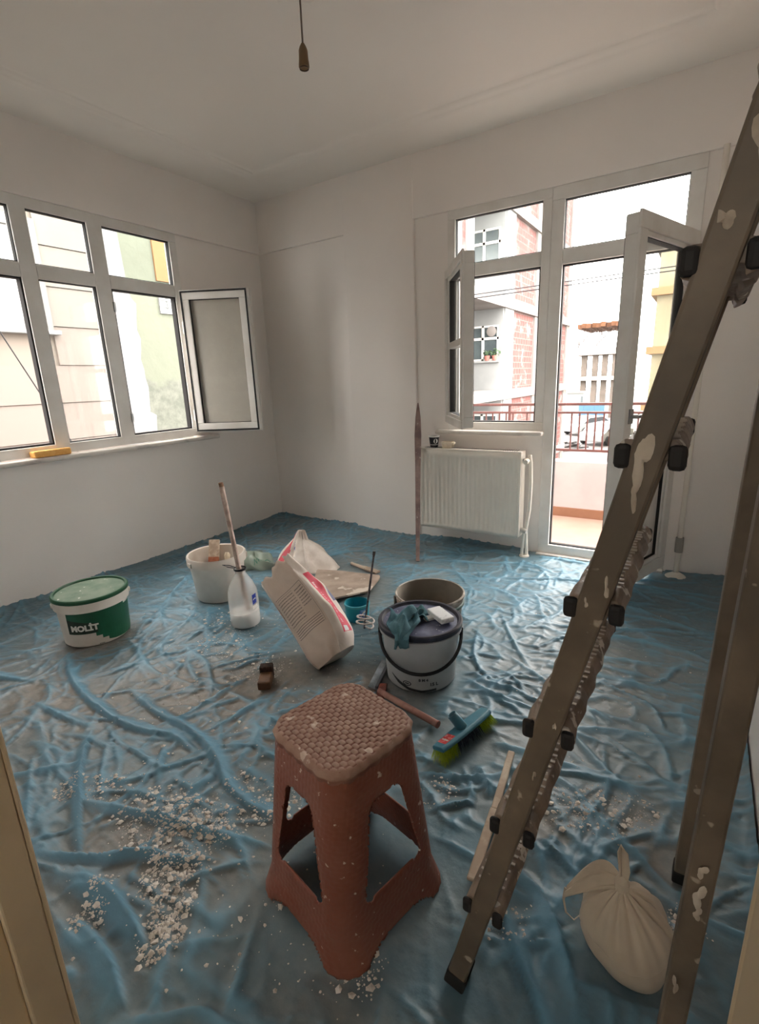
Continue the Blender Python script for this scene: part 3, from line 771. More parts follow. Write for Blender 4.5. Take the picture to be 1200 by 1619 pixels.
# ------------------------------------------------------------------ stool
def make_stool():
    cx, cy = 2.632, -2.566
    rz = math.radians(-13.5)
    t = thing('plastic_stool', (cx, cy, 0.006), 'tall brown woven-pattern plastic stool dusted with plaster', 'stool', rz=rz)
    HT = 0.452
    def prof_r(z):                       # half side and corner radius of the rounded square at height z
        k = 1 - z / HT
        half = 0.122 + 0.040 * k + 0.010 * max(0.0, k - 0.86) / 0.14
        return half, 0.055 + 0.010 * k
    nu_side = 84; nz = 118
    # perimeter parameter: each side runs straight then rounds the corner
    def perim(s, half, r):
        """s in [0,4): point and outward normal of a rounded square"""
        side = int(s) % 4; f = s - int(s)
        st_ = half - r
        Ls = 2 * st_; Lc = PI / 2 * r; tot = Ls + Lc
        q = f * tot
        if q < Ls:
            x, y, n_ = -st_ + q, -half, (0, -1)
        else:
            a = (q - Ls) / r
            x, y, n_ = st_ + r * math.sin(a), -st_ - r * math.cos(a), (math.sin(a), -math.cos(a))
        c_, s_ = [(1, 0), (0, 1), (-1, 0), (0, -1)][side]
        return (x * c_ - y * s_, x * s_ + y * c_), (n_[0] * c_ - n_[1] * s_, n_[0] * s_ + n_[1] * c_)
    def sdf(u, z, half):
        """signed distance (positive = plastic) for one side; u is the distance from the side's middle"""
        a = abs(u)
        # main opening: tapering window
        w_ = half * (0.60 - 0.25 * (z - 0.13) / 0.23)
        d1 = max(a - w_, 0.135 - z, z - 0.352)
        # rounded corners of the opening
        r = 0.028
        dx = a - (w_ - r); dz = max((0.135 + r * 0.7) - z, z - (0.352 - r))
        if dx > 0 and dz > 0: d1 = math.hypot(dx, dz) - r
        # slot under the bottom band
        arch = 0.030 * (1 - (a / (half * 0.60)) ** 4)
        d2 = (z - max(arch, 0.0)) if a < half * 0.60 else 1.0
        if a < half * 0.60: d2 = (z - arch) * 0.8
        return min(d1, d2)
    us = [s + k / nu_side for s in range(4) for k in range(nu_side)]
    NU = len(us)
    zs = [HT * j / nz for j in range(nz + 1)]
    grid_sdf = np.zeros((NU, nz + 1)); pos = np.zeros((NU, nz + 1, 3))
    for j, z in enumerate(zs):
        half, r = prof_r(z)
        Lt = 2 * (half - r) + PI / 2 * r
        for i, s in enumerate(us):
            (x, y), n_ = perim(s, half, r)
            f = s - int(s); u = f * Lt - (half - r)
            if u > half: u = u - Lt                     # past the corner middle: belongs to the next side
            grid_sdf[i, j] = sdf(u, z, half)
            # woven relief
            p = 0.0115
            ia = math.floor((int(s) * Lt + f * Lt) / p); ib = math.floor(z / p)
            fa = (int(s) * Lt + f * Lt) / p - ia - 0.5; fb = z / p - ib - 0.5
            rel = (math.cos(PI * fb) ** 0.6 if (ia + ib) % 2 == 0 else math.cos(PI * fa) ** 0.6) * 0.0016
            rel *= min(1.0, max(0.0, (grid_sdf[i, j] - 0.003) / 0.006))
            if z > HT - 0.008: rel *= 0
            pos[i, j] = (x + n_[0] * rel, y + n_[1] * rel, z)
    # snap boundary vertices on the opening outline by sliding along the grid
    moved = pos.copy()
    for i in range(NU):
        for j in range(nz + 1):
            g = grid_sdf[i, j]
            if abs(g) < 0.0045:
                i2, i0 = (i + 1) % NU, (i - 1) % NU
                j2, j0 = min(j + 1, nz), max(j - 1, 0)
                gu = grid_sdf[i2, j] - grid_sdf[i0, j]; gz = grid_sdf[i, j2] - grid_sdf[i, j0]
                tu = pos[i2, j] - pos[i0, j]; tz = pos[i, j2] - pos[i, j0]
                lu = np.linalg.norm(tu) + 1e-9; lz = np.linalg.norm(tz) + 1e-9
                G = gu / lu * (tu / lu) + gz / lz * (tz / lz)
                m2 = G @ G
                if m2 > 0.05:
                    step = -g * G / m2
                    ls = np.linalg.norm(step)
                    if ls > 0.005: step *= 0.005 / ls
                    moved[i, j] = pos[i, j] + step
    keep = grid_sdf > -0.0015
    b = B(); b.v = [tuple(p) for p in moved.reshape(-1, 3)]
    W = nz + 1
    for i in range(NU):
        i2 = (i + 1) % NU
        for j in range(nz):
            g4 = (grid_sdf[i, j] + grid_sdf[i2, j] + grid_sdf[i, j + 1] + grid_sdf[i2, j + 1]) / 4
            if g4 > 0.0: b.f.append((i * W + j, i2 * W + j, i2 * W + j + 1, i * W + j + 1))
    k = NT('brown_plastic')
    dust = k.noise(9.0, 6.0, 0.65)
    spl = k.ramp(k.noise(46.0, 3.0, 0.5), 0.68, 0.71)
    nz_ = k.n('ShaderNodeSeparateXYZ'); k.l(k.n('ShaderNodeNewGeometry').outputs['Normal'], nz_.inputs[0])
    base = k.mix(k.ramp(dust, 0.4, 0.75), lin((132, 76, 60)), lin((142, 92, 78)))
    base = k.mix(spl, base, lin((206, 190, 178)))
    k.color(base); k.b.inputs['Roughness'].default_value = 0.42
    o = b.build('leg_shell', k.m, t, smooth=True, world=False, normals=True)
    bpy.context.view_layer.update()
    md = o.modifiers.new('solid', 'SOLIDIFY'); md.thickness = 0.0035; md.offset = -1
    # seat: woven top with a scalloped rounded edge
    k = NT('dusty_seat')
    hatt = k.n('ShaderNodeAttribute', _attribute_name='strand').outputs['Fac']
    base = k.mix(k.ramp(k.noise(14.0, 6.0, 0.65), 0.35, 0.7), lin((176, 146, 130)), lin((150, 112, 96)))
    grove = k.mix(k.ramp(k.noise(20.0, 4.0), 0.4, 0.7), lin((116, 68, 54)), lin((140, 98, 84)))
    base = k.mix(k.ramp(hatt, 0.25, 0.6), grove, base)
    base = k.mix(k.ramp(k.noise(30.0, 3.0, 0.5), 0.66, 0.69), base, lin((206, 186, 172)))
    k.color(base); k.b.inputs['Roughness'].default_value = 0.6
    seat_m = k.m
    N = 120
    b = B(); strand = []
    half, r = 0.128, 0.058
    rings = []
    nr = 64
    import itertools
    top = []
    # polar layout of the top so that the rim stays clean
    M_ = 240
    for ir in range(nr + 1):
        q = ir / nr
        for k2 in range(M_):
            s = 4 * k2 / M_
            (x, y), n_ = perim(s, half, r)
            scal = 1 + 0.012 * math.cos(2 * PI * k2 / M_ * 26) * max(0.0, (q - 0.9) / 0.1)
            x, y = x * q * scal, y * q * scal
            pw, ph = 0.0200, 0.0125
            row = math.floor(y / ph); fy = y / ph - row - 0.5
            xx = x / pw + 0.5 * (row % 2); colm = math.floor(xx); fx = xx - colm - 0.5
            hgt = (math.cos(PI * fx) ** 0.7) * (0.35 + 0.65 * math.cos(PI * fy) ** 0.6)
            e = max(0.0, (q - 0.93) / 0.07)
            z = HT + 0.001 + 0.0030 * hgt * (1 - e) - 0.010 * e * e
            b.v.append((x, y, z)); strand.append(hgt if e < 0.3 else 0.8)
    for ir in range(nr):
        for k2 in range(M_):
            a, c_ = ir * M_ + k2, ir * M_ + (k2 + 1) % M_
            b.f.append((a, c_, c_ + M_, a + M_))
    # skirt below the rim
    base0 = nr * M_
    for dz, sc in ((-0.020, 0.990), (-0.034, 0.965)):
        o0 = len(b.v)
        for k2 in range(M_):
            (x, y), n_ = perim(4 * k2 / M_, half, r)
            b.v.append((x * sc * (1 + 0.006 * math.cos(2 * PI * k2 / M_ * 26)), y * sc * (1 + 0.006 * math.cos(2 * PI * k2 / M_ * 26)), HT + dz)); strand.append(0.0)
        for k2 in range(M_):
            b.f.append((base0 + k2, base0 + (k2 + 1) % M_, o0 + (k2 + 1) % M_, o0 + k2))
        base0 = o0
    o = b.build('seat', seat_m, t, smooth=True, world=False, normals=True)
    at = o.data.attributes.new('strand', 'FLOAT', 'POINT'); at.data.foreach_set('value', np.array(strand, np.float32))
make_stool()

# ------------------------------------------------------------------ buckets
def ring_at(c, r, z, a, n):  # helper for curved prints
    return (c[0] + r * math.cos(a), c[1] + r * math.sin(a), c[2] + z)

def wrap(c, r0, r1, h, ang, zc, lift=0.0008):
    """map flat print coordinates to the tapered side of a bucket"""
    def fn(x, y):
        z = zc + y; r = r0 + (r1 - r0) * z / h + lift
        a = ang + x / r
        return (c[0] + r * math.cos(a), c[1] + r * math.sin(a), c[2] + z)
    return fn

def patch(fn, pts, name, mat, parent, step=0.012):
    """a polygon print (x,y) that is cut in narrow columns so that it follows the curve; pts = list of (x, ylow, yhigh)"""
    b = B(); cols = []
    for (x0, l0, h0), (x1, l1, h1) in zip(pts[:-1], pts[1:]):
        n = max(1, int(abs(x1 - x0) / step))
        for i in range(n):
            t0, t1 = i / n, (i + 1) / n
            q = lambda a, c_, t: a + (c_ - a) * t
            b.add([fn(q(x0, x1, t0), q(l0, l1, t0)), fn(q(x0, x1, t1), q(l0, l1, t1)), fn(q(x0, x1, t1), q(h0, h1, t1)), fn(q(x0, x1, t0), q(h0, h1, t0))], [(0, 1, 2, 3)])
    return b.build(name, mat, parent, normals=False)

def to_cam(x, y): return math.atan2(-3.324 - y, 3.245 - x)

m_bwhite = M('bucket_white', (224, 216, 206), 0.45, (206, 196, 186), 8.0, 0.4, 0.8)
m_green = M('bucket_green', (24, 80, 54), 0.4, (30, 92, 64), 8.0)
m_greend = M('lid_green', (24, 78, 50), 0.4)
m_lidtop = M('dusty_green_lid', (84, 110, 88), 0.55, (112, 128, 108), 10.0, splat=(205, 205, 195), splat_scale=40, splat_at=0.70)
m_print_dark = M('print_dark', (40, 46, 50), 0.5)

GZ = 0.006
# green and white lidded bucket
c0 = (0.752, -2.165, GZ)
t = thing('paint_bucket', c0, 'white bucket with green lid and green stepped print reading MOLIT', 'bucket')
rb, rt, hh = 0.148, 0.160, 0.235
B().lathe([(0.0, 0.0), (rb - 0.006, 0.0), (rb, 0.006), (rt, hh)], 56, c0).build('bucket_body', m_bwhite, t, smooth=True)
B().lathe([(rt - 0.002, hh - 0.052), (rt + 0.008, hh - 0.050), (rt + 0.011, hh - 0.006), (rt + 0.004, hh), (rt - 0.004, hh)], 56, c0).build('collar', m_bwhite, t, smooth=True)
lid = B().lathe([(rt + 0.006, hh - 0.008), (rt + 0.012, hh - 0.004), (rt + 0.012, hh + 0.010), (rt + 0.007, hh + 0.014), (rt - 0.002, hh + 0.013), (rt - 0.006, hh + 0.004)], 56, c0).build('lid', m_greend, t, smooth=True)
lp = B().lathe([(0.0, 0.005), (rt - 0.004, 0.005), (rt - 0.004, 0.003)], 48, (c0[0], c0[1], c0[2] + hh)).build('lid_top', m_lidtop, t, smooth=False)
av = to_cam(*c0[:2])
fn = wrap(c0, rb, rt, hh, av, 0.0, 0.0010)
zt = hh - 0.054
# stepped green field: (x from the middle of the visible side, z low, z high)
st = []
xs_ = [-0.135, -0.010, -0.010, 0.016, 0.016, 0.042, 0.042, 0.075, 0.13, 0.15, 0.15, 0.24]
lo_ = [0.072, 0.072, 0.054, 0.054, 0.036, 0.036, 0.020, 0.012, 0.008, 0.008, 0.008, 0.008]
hi_ = [zt, zt, zt, zt, zt, zt, zt, zt, zt, zt, zt - 0.014, zt - 0.014]
patch(fn, list(zip(xs_, lo_, hi_)), 'green_print', m_green, t)
patch(wrap(c0, rb, rt, hh, av, 0.0, 0.0014), [(-0.135, 0.074, 0.150), (0.000, 0.074, 0.122)], 'dark_print', M('print_dark_green', (44, 58, 40), 0.5, (30, 44, 34), 18.0), t)
text_on('MOLİT', 0.040, wrap(c0, rb, rt, hh, av - 0.36, 0.102, 0.0024), 'lettering', M('print_white', (226, 224, 216), 0.5), t, bold=0.0022)
for k in range(7):
    patch(wrap(c0, rb, rt, hh, av - 0.02 + k * 0.022, 0.0, 0.0020), [(0.0, 0.008, 0.0125), (0.0022, 0.0085, 0.012)], 'small_print_mark', m_print_dark, t)
for s in (-1, 1):
    a = av + s * 1.45
    B().lathe([(0.0, 0.006), (0.012, 0.006), (0.014, 0.0)], 12, (0, 0, 0)).build('handle_boss', m_bwhite, t, smooth=True, world=False).matrix_local = Matrix.Translation(((rt + 0.009) * math.cos(a), (rt + 0.009) * math.sin(a), hh - 0.028)) @ Matrix.Rotation(a, 4, 'Z') @ Matrix.Rotation(PI / 2, 4, 'Y')

# open white bucket with tools
c0 = (0.938, -1.531, GZ)
t = thing('plaster_bucket', c0, 'open white plastic bucket with painting tools standing in it', 'bucket')
rb, rt, hh = 0.132, 0.158, 0.262
B().lathe([(0.0, 0.0), (rb - 0.006, 0.0), (rb, 0.006), (rt, hh), (rt - 0.004, hh), (rb - 0.004, 0.008), (0.0, 0.008)], 56, c0).build('bucket_body', m_bwhite, t, smooth=True)
B().lathe([(rt - 0.003, hh - 0.050), (rt + 0.008, hh - 0.046), (rt + 0.009, hh - 0.004), (rt + 0.004, hh + 0.003), (rt - 0.004, hh)], 56, c0).build('collar', m_bwhite, t, smooth=True)
B().lathe([(0.0, 0.16), (0.146, 0.16)], 40, c0).build('contents', M('murky_water', (176, 160, 146), 0.25, (150, 136, 124), 10.0), t, smooth=True)
for s in (-1, 1):
    a = av + s * 1.3
    b = B().obox((c0[0] + (rt + 0.010) * math.cos(a), c0[1] + (rt + 0.010) * math.sin(a), c0[2] + hh - 0.03), (-math.sin(a), math.cos(a), 0), (0, 0, 1), (math.cos(a), math.sin(a), 0), 0.016, 0.014, 0.005)
    b.build('handle_boss', m_bwhite, t, bevel=0.003)
# tools inside
t = thing('paint_brush', (0.90, -1.55, 0.12), 'paint-caked flat brush standing in the white bucket', 'brush')
p = Vector((0.915, -1.545, 0.175)); q = Vector((0.865, -1.475, 0.315)); d = (q - p).normalized(); sdv = Vector((0.75, 0.62, 0)).normalized(); sdv = (sdv - d * sdv.dot(d)).normalized(); nv = d.cross(sdv)
B().obox(p + d * 0.03, d, sdv, nv, 0.035, 0.030, 0.010).build('ferrule', M('rusty_ferrule', (150, 84, 58), 0.5, (170, 110, 84), 30.0), t, bevel=0.003)
B().obox(p + d * 0.115, d, sdv, nv, 0.055, 0.031, 0.008).build('bristles', M('caked_bristles', (206, 190, 172), 0.9, (180, 160, 142), 30.0, bump=0.5), t, bevel=0.005)
B().obox(p - d * 0.03, d, sdv, nv, 0.035, 0.013, 0.008).build('brush_handle', m_lath, t, bevel=0.004)
t = thing('tube_roller', (0.99, -1.50, 0.12), 'pale round paint roller grip sticking out of the white bucket', 'paint roller')
B().tube([(1.0, -1.53, 0.14), (0.985, -1.495, 0.225), (0.980, -1.488, 0.245), (0.977, -1.485, 0.262)], [0.012, 0.014, 0.018, 0.010], 12).build('grip', m_cream, t, smooth=True)
B().tube([(1.03, -1.60, 0.05), (1.0, -1.53, 0.14)], 0.004, 8).build('wire_shank', m_metal, t, smooth=True)

# translucent jug with a little white liquid
c0 = (1.352, -1.722, GZ)
t = thing('plastic_jug', c0, 'translucent cut plastic jug holding white liquid', 'jug')
m_jug = film_mat('cloudy_plastic', (232, 232, 230), 0.42, 0.25)
prof = [(0.0, 0.0), (0.064, 0.0), (0.072, 0.006), (0.075, 0.02), (0.075, 0.075), (0.073, 0.080), (0.075, 0.086), (0.075, 0.15), (0.072, 0.185), (0.058, 0.225), (0.036, 0.262), (0.026, 0.280), (0.025, 0.305)]
B().lathe(prof, 40, c0).build('jug_body', m_jug, t, smooth=True)
B().lathe([(0.0, 0.003), (0.066, 0.003), (0.0725, 0.02), (0.0725, 0.072), (0.0, 0.072)], 36, c0).build('white_liquid', M('white_liquid', (236, 234, 230), 0.3), t, smooth=True)
B().lathe([(0.026, 0.298), (0.031, 0.298), (0.032, 0.307), (0.027, 0.309)], 24, c0).build('neck_ring', m_black, t, smooth=True)
B().tube([(c0[0] - 0.028, c0[1] - 0.012, 0.310), (c0[0] - 0.055, c0[1] - 0.03, 0.318), (c0[0] - 0.08, c0[1] - 0.04, 0.328), (c0[0] - 0.055, c0[1] - 0.018, 0.322), (c0[0] - 0.03, c0[1] - 0.004, 0.312)], 0.0022, 6).build('wire_loop', m_black, t, smooth=True)
av = to_cam(*c0[:2])
patch(wrap(c0, 0.075, 0.075, 1, av + 0.80, 0.0, 0.0010), [(-0.016, 0.122, 0.176), (0.012, 0.130, 0.180)], 'blue_label', M('label_blue', (44, 62, 158), 0.4), t, 0.006)
patch(wrap(c0, 0.075, 0.075, 1, av + 0.80, 0.0, 0.0016), [(-0.012, 0.146, 0.150), (-0.002, 0.152, 0.157), (0.008, 0.150, 0.154)], 'label_mark', m_pvc, t, 0.005)
patch(wrap(c0, 0.075, 0.075, 1, av + 0.80, 0.0, 0.0010), [(-0.018, 0.098, 0.116), (0.018, 0.106, 0.122)], 'white_label', m_pvc, t, 0.006)
# stirring stick
t = thing('stirring_stick', (1.36, -1.70, 0.02), 'long plaster-caked wooden stick standing in the jug', 'stick')
B().tube([(1.362, -1.705, 0.082), (1.354, -1.728, 0.30), (1.352, -1.750, 0.52), (1.350, -1.772, 0.742)], [0.0125, 0.0125, 0.0120, 0.0125], 12).build('stick', M('caked_wood', (222, 202, 190), 0.8, (186, 160, 148), 24.0, bump=0.6, bscale=90), t, smooth=True)
B().tube([(1.3502, -1.7712, 0.733), (1.3490, -1.7740, 0.760)], 0.0110, 10).build('bare_end', M('bare_wood', (150, 116, 92), 0.8), t, smooth=True)

# grey lidded bucket, black handle
c0 = (2.361, -1.690, GZ)
t = thing('grey_paint_bucket', c0, 'light grey bucket with dark navy lid and black handle, rag on top', 'bucket')
rb, rt, hh = 0.140, 0.158, 0.248
m_gb = M('bucket_grey', (172, 176, 178), 0.5, (158, 160, 160), 6.0, 0.4, 0.75)
m_navy = M('lid_navy', (34, 36, 50), 0.4, (58, 60, 74), 18.0, 0.55, 0.75)
B().lathe([(0.0, 0.0), (rb - 0.008, 0.0), (rb, 0.008), (rt, hh)], 60, c0).build('bucket_body', m_gb, t, smooth=True)
B().lathe([(rt + 0.002, hh - 0.03), (rt + 0.009, hh - 0.028), (rt + 0.009, hh - 0.018), (rt + 0.003, hh - 0.016)], 60, c0).build('collar', m_gb, t, smooth=True)
B().lathe([(rt + 0.003, hh - 0.012), (rt + 0.012, hh - 0.010), (rt + 0.013, hh + 0.006), (rt + 0.008, hh + 0.011), (rt - 0.002, hh + 0.010), (rt - 0.008, hh - 0.001)], 60, c0).build('lid', m_navy, t, smooth=True)
B().lathe([(0.0, -0.001), (rt - 0.006, -0.001)], 60, (c0[0], c0[1], c0[2] + hh)).build('lid_top', M('dusty_navy', (74, 78, 104), 0.45, (104, 108, 130), 16.0, splat=(205, 205, 208), splat_scale=60, splat_at=0.66), t)
av = to_cam(*c0[:2])
pts = []
for k in range(33):
    s = k / 32; a = av - 1.55 + 3.1 * s
    drop = math.sin(PI * s)
    z = hh - 0.040 - 0.105 * drop ** 0.9
    r = rb + (rt - rb) * z / hh + 0.010 + 0.012 * drop
    pts.append((c0[0] + r * math.cos(a), c0[1] + r * math.sin(a), c0[2] + z))
B().tube(pts, 0.0068, 8).build('bail_handle', m_black, t, smooth=True)
for a in (av - 1.55, av + 1.55):
    B().obox((c0[0] + (rt + 0.006) * math.cos(a), c0[1] + (rt + 0.006) * math.sin(a), c0[2] + hh - 0.045), (-math.sin(a), math.cos(a), 0), (0, 0, 1), (math.cos(a), math.sin(a), 0), 0.014, 0.018, 0.008).build('handle_boss', m_black, t, bevel=0.003)
fn = wrap(c0, rb, rt, hh, av, 0.0, 0.0010)
patch(fn, [(-0.135, 0.060, 0.064), (-0.10, 0.032, 0.048), (-0.05, 0.012, 0.024), (0.0, 0.006, 0.016), (0.06, 0.010, 0.020)], 'dark_stripe', m_print_dark, t)
patch(fn, [(0.012, 0.084, 0.094), (0.022, 0.084, 0.094)], 'square_mark', m_print_dark, t)
text_on('15 L', 0.020, wrap(c0, rb, rt, hh, av, 0.046, 0.0012), 'volume_lettering', m_print_dark, t, bold=0.0005)
bpy.context.view_layer.update()
lt = bpy.data.objects.get('volume_lettering')
if lt: bpy.data.objects.remove(lt)
def shifted(f, dx): return lambda x, y: f(x + dx, y)
text_on('15 L', 0.020, shifted(wrap(c0, rb, rt, hh, av, 0.040, 0.0012), 0.050), 'volume_lettering', m_print_dark, t, bold=0.0009)
text_on('8 M 4', 0.016, shifted(wrap(c0, rb, rt, hh, av, 0.062, 0.0012), 0.008), 'code_lettering', m_print_dark, t, bold=0.0008)
b = B(); n = 24
f2 = wrap(c0, rb, rt, hh, av, 0.042, 0.0012)
outer = [f2(-0.058 + 0.018 * math.cos(2 * PI * k / n), 0.011 * math.sin(2 * PI * k / n)) for k in range(n)]; inner = [f2(-0.058 + 0.014 * math.cos(2 * PI * k / n), 0.0075 * math.sin(2 * PI * k / n)) for k in range(n)]
b.loft([outer, inner], caps=False); b.build('oval_mark', m_print_dark, t, normals=False)
patch(f2, [(-0.066, -0.002, 0.003), (-0.050, -0.003, 0.002)], 'oval_bar', m_print_dark, t, 0.005)
LIDZ = c0[2] + hh - 0.001

# rag hanging over the lid edge
def rag():
    t = thing('rag', (2.30, -1.77, LIDZ), 'crumpled teal cloth rag draped over the navy bucket lid', 'rag')
    cam = Vector((3.245 - 2.361, -3.324 + 1.690, 0)).normalized()     # towards the doorway
    sidev = Vector((-cam.y, cam.x, 0))                                 # to the right seen from the doorway
    C0 = Vector((c0[0], c0[1], 0))
    def P(u, v):
        # u along the side, v from the lid middle out over the rim
        w_ = u - 0.5
        out = -0.02 + 0.215 * v
        lat = -0.060 + w_ * 0.150 * (1 - 0.55 * v) - 0.010 * v + 0.012 * math.sin(9 * v + 3 * u)
        wav = 0.016 * math.sin(11 * u + 2.0 + 2 * v) + 0.012 * math.sin(19 * u + 7 * v) + 0.034 * math.exp(-((u - 0.62 + 0.2 * v) / 0.09) ** 2) * (1 - v * 0.4) + 0.010 * math.sin(13 * v)
        fold = 0.018 + wav * (0.75 if v < 0.8 else 0.5)
        fold = max(fold, 0.004)
        edge = 0.172
        if out < edge:
            z = LIDZ + 0.006 + fold * min(1.0, (edge + 0.04 - out) / 0.08) + 0.006
        else:
            ov = out - edge
            z = LIDZ + 0.014 + fold * 0.4 - ov * 1.9
            out = edge + 0.010 + 0.012 * math.sin(8 * u + 1) * 0.5 + ov * 0.15
        p = C0 + cam * out + sidev * lat
        return (p.x, p.y, z)
    b = B().grid(P, 34, 34)
    b.build('cloth', M('teal_rag', (62, 102, 114), 0.9, (84, 122, 132), 18.0, bump=0.5, bscale=220), t, smooth=True, solid=0.003)
    def P2(u, v):
        out = -0.055 + 0.085 * v; lat = -0.005 + 0.075 * (u - 0.5)
        z = LIDZ + 0.007 + 0.030 * math.sin(PI * u) * (0.55 + 0.45 * math.sin(7 * v + 1.5)) + 0.010 * math.sin(11 * u + 6 * v) * math.sin(PI * u)
        p = C0 + cam * out + sidev * lat
        return (p.x, p.y, max(z, LIDZ + 0.003))
    B().grid(P2, 26, 24).build('fold', M('teal_rag_dark', (60, 98, 108), 0.9, (80, 118, 126), 18.0), t, smooth=True, solid=0.003)
rag()
t = thing('plaster_float_pad', (2.43, -1.65, LIDZ), 'white speckled foam pad lying on the navy bucket lid', 'pad')
b = B().obox((2.432, -1.648, LIDZ + 0.020), Vector((0.55, 0.83, 0)).normalized() * 1, Vector((-0.83, 0.55, 0)).normalized(), (0, 0, 1), 0.030, 0.058, 0.011)
o = b.build('pad_block', M('white_foam', (222, 224, 226), 0.8, (150, 152, 156), 26.0, 0.55, 0.75), t, bevel=0.004)
t2 = B().obox((2.392, -1.672, LIDZ + 0.007), Vector((0.83, -0.55, 0)).normalized(), Vector((0.55, 0.83, 0)).normalized(), (0, 0, 1), 0.014, 0.020, 0.006).build('pad_corner', m_pvc, t, bevel=0.002)

# open grey bucket behind
c0 = (2.238, -1.362, GZ)
t = thing('mortar_bucket', c0, 'open plaster-smeared grey bucket behind the lidded one', 'bucket')
rb, rt, hh = 0.138, 0.158, 0.218
m_mb = M('smeared_bucket', (150, 146, 136), 0.6, (190, 184, 174), 9.0, splat=(210, 204, 196), splat_scale=16, splat_at=0.62)
B().lathe([(0.0, 0.0), (rb - 0.006, 0.0), (rb, 0.006), (rt, hh)], 52, c0).build('bucket_body', m_mb, t, smooth=True)
B().lathe([(rt - 0.001, hh), (rt - 0.004, hh - 0.004), (rb - 0.004, 0.010), (0.0, 0.010)], 52, c0).build('inner_wall', M('grey_mortar', (112, 106, 96), 0.7, (132, 124, 112), 6.0), t, smooth=True)
B().lathe([(rt - 0.001, hh - 0.014), (rt + 0.006, hh - 0.012), (rt + 0.007, hh - 0.002), (rt + 0.003, hh + 0.002), (rt - 0.002, hh)], 52, c0).build('rim', M('rim_plaster', (196, 188, 178), 0.7, (130, 122, 112), 14.0), t, smooth=True)
B().lathe([(rt - 0.004, hh - 0.055), (rt + 0.003, hh - 0.052), (rt + 0.003, hh - 0.040), (rt - 0.002, hh - 0.036)], 52, c0).build('band', M('dark_teal_band', (70, 96, 88), 0.5), t, smooth=True)
a = to_cam(*c0[:2]) - 1.15
b = B()
for k in range(4):
    aa = a + k * 0.085
    b.tube([(c0[0] + (rt + 0.007) * math.cos(aa), c0[1] + (rt + 0.007) * math.sin(aa), c0[2] + hh - 0.004), (c0[0] + (rt + 0.006) * math.cos(aa), c0[1] + (rt + 0.006) * math.sin(aa), c0[2] + hh - 0.03 - 0.008 * (k % 3))], [0.005, 0.002], 6)
b.build('plaster_drips', M('drip_plaster', (206, 196, 184), 0.8), t, smooth=True)
B().obox((c0[0] + (rt + 0.008) * math.cos(a - 0.2), c0[1] + (rt + 0.008) * math.sin(a - 0.2), c0[2] + hh - 0.03), (-math.sin(a), math.cos(a), 0), (0, 0, 1), (math.cos(a), math.sin(a), 0), 0.008, 0.024, 0.006).build('handle_boss', M('grey_boss', (90, 86, 78), 0.6), t, bevel=0.003)

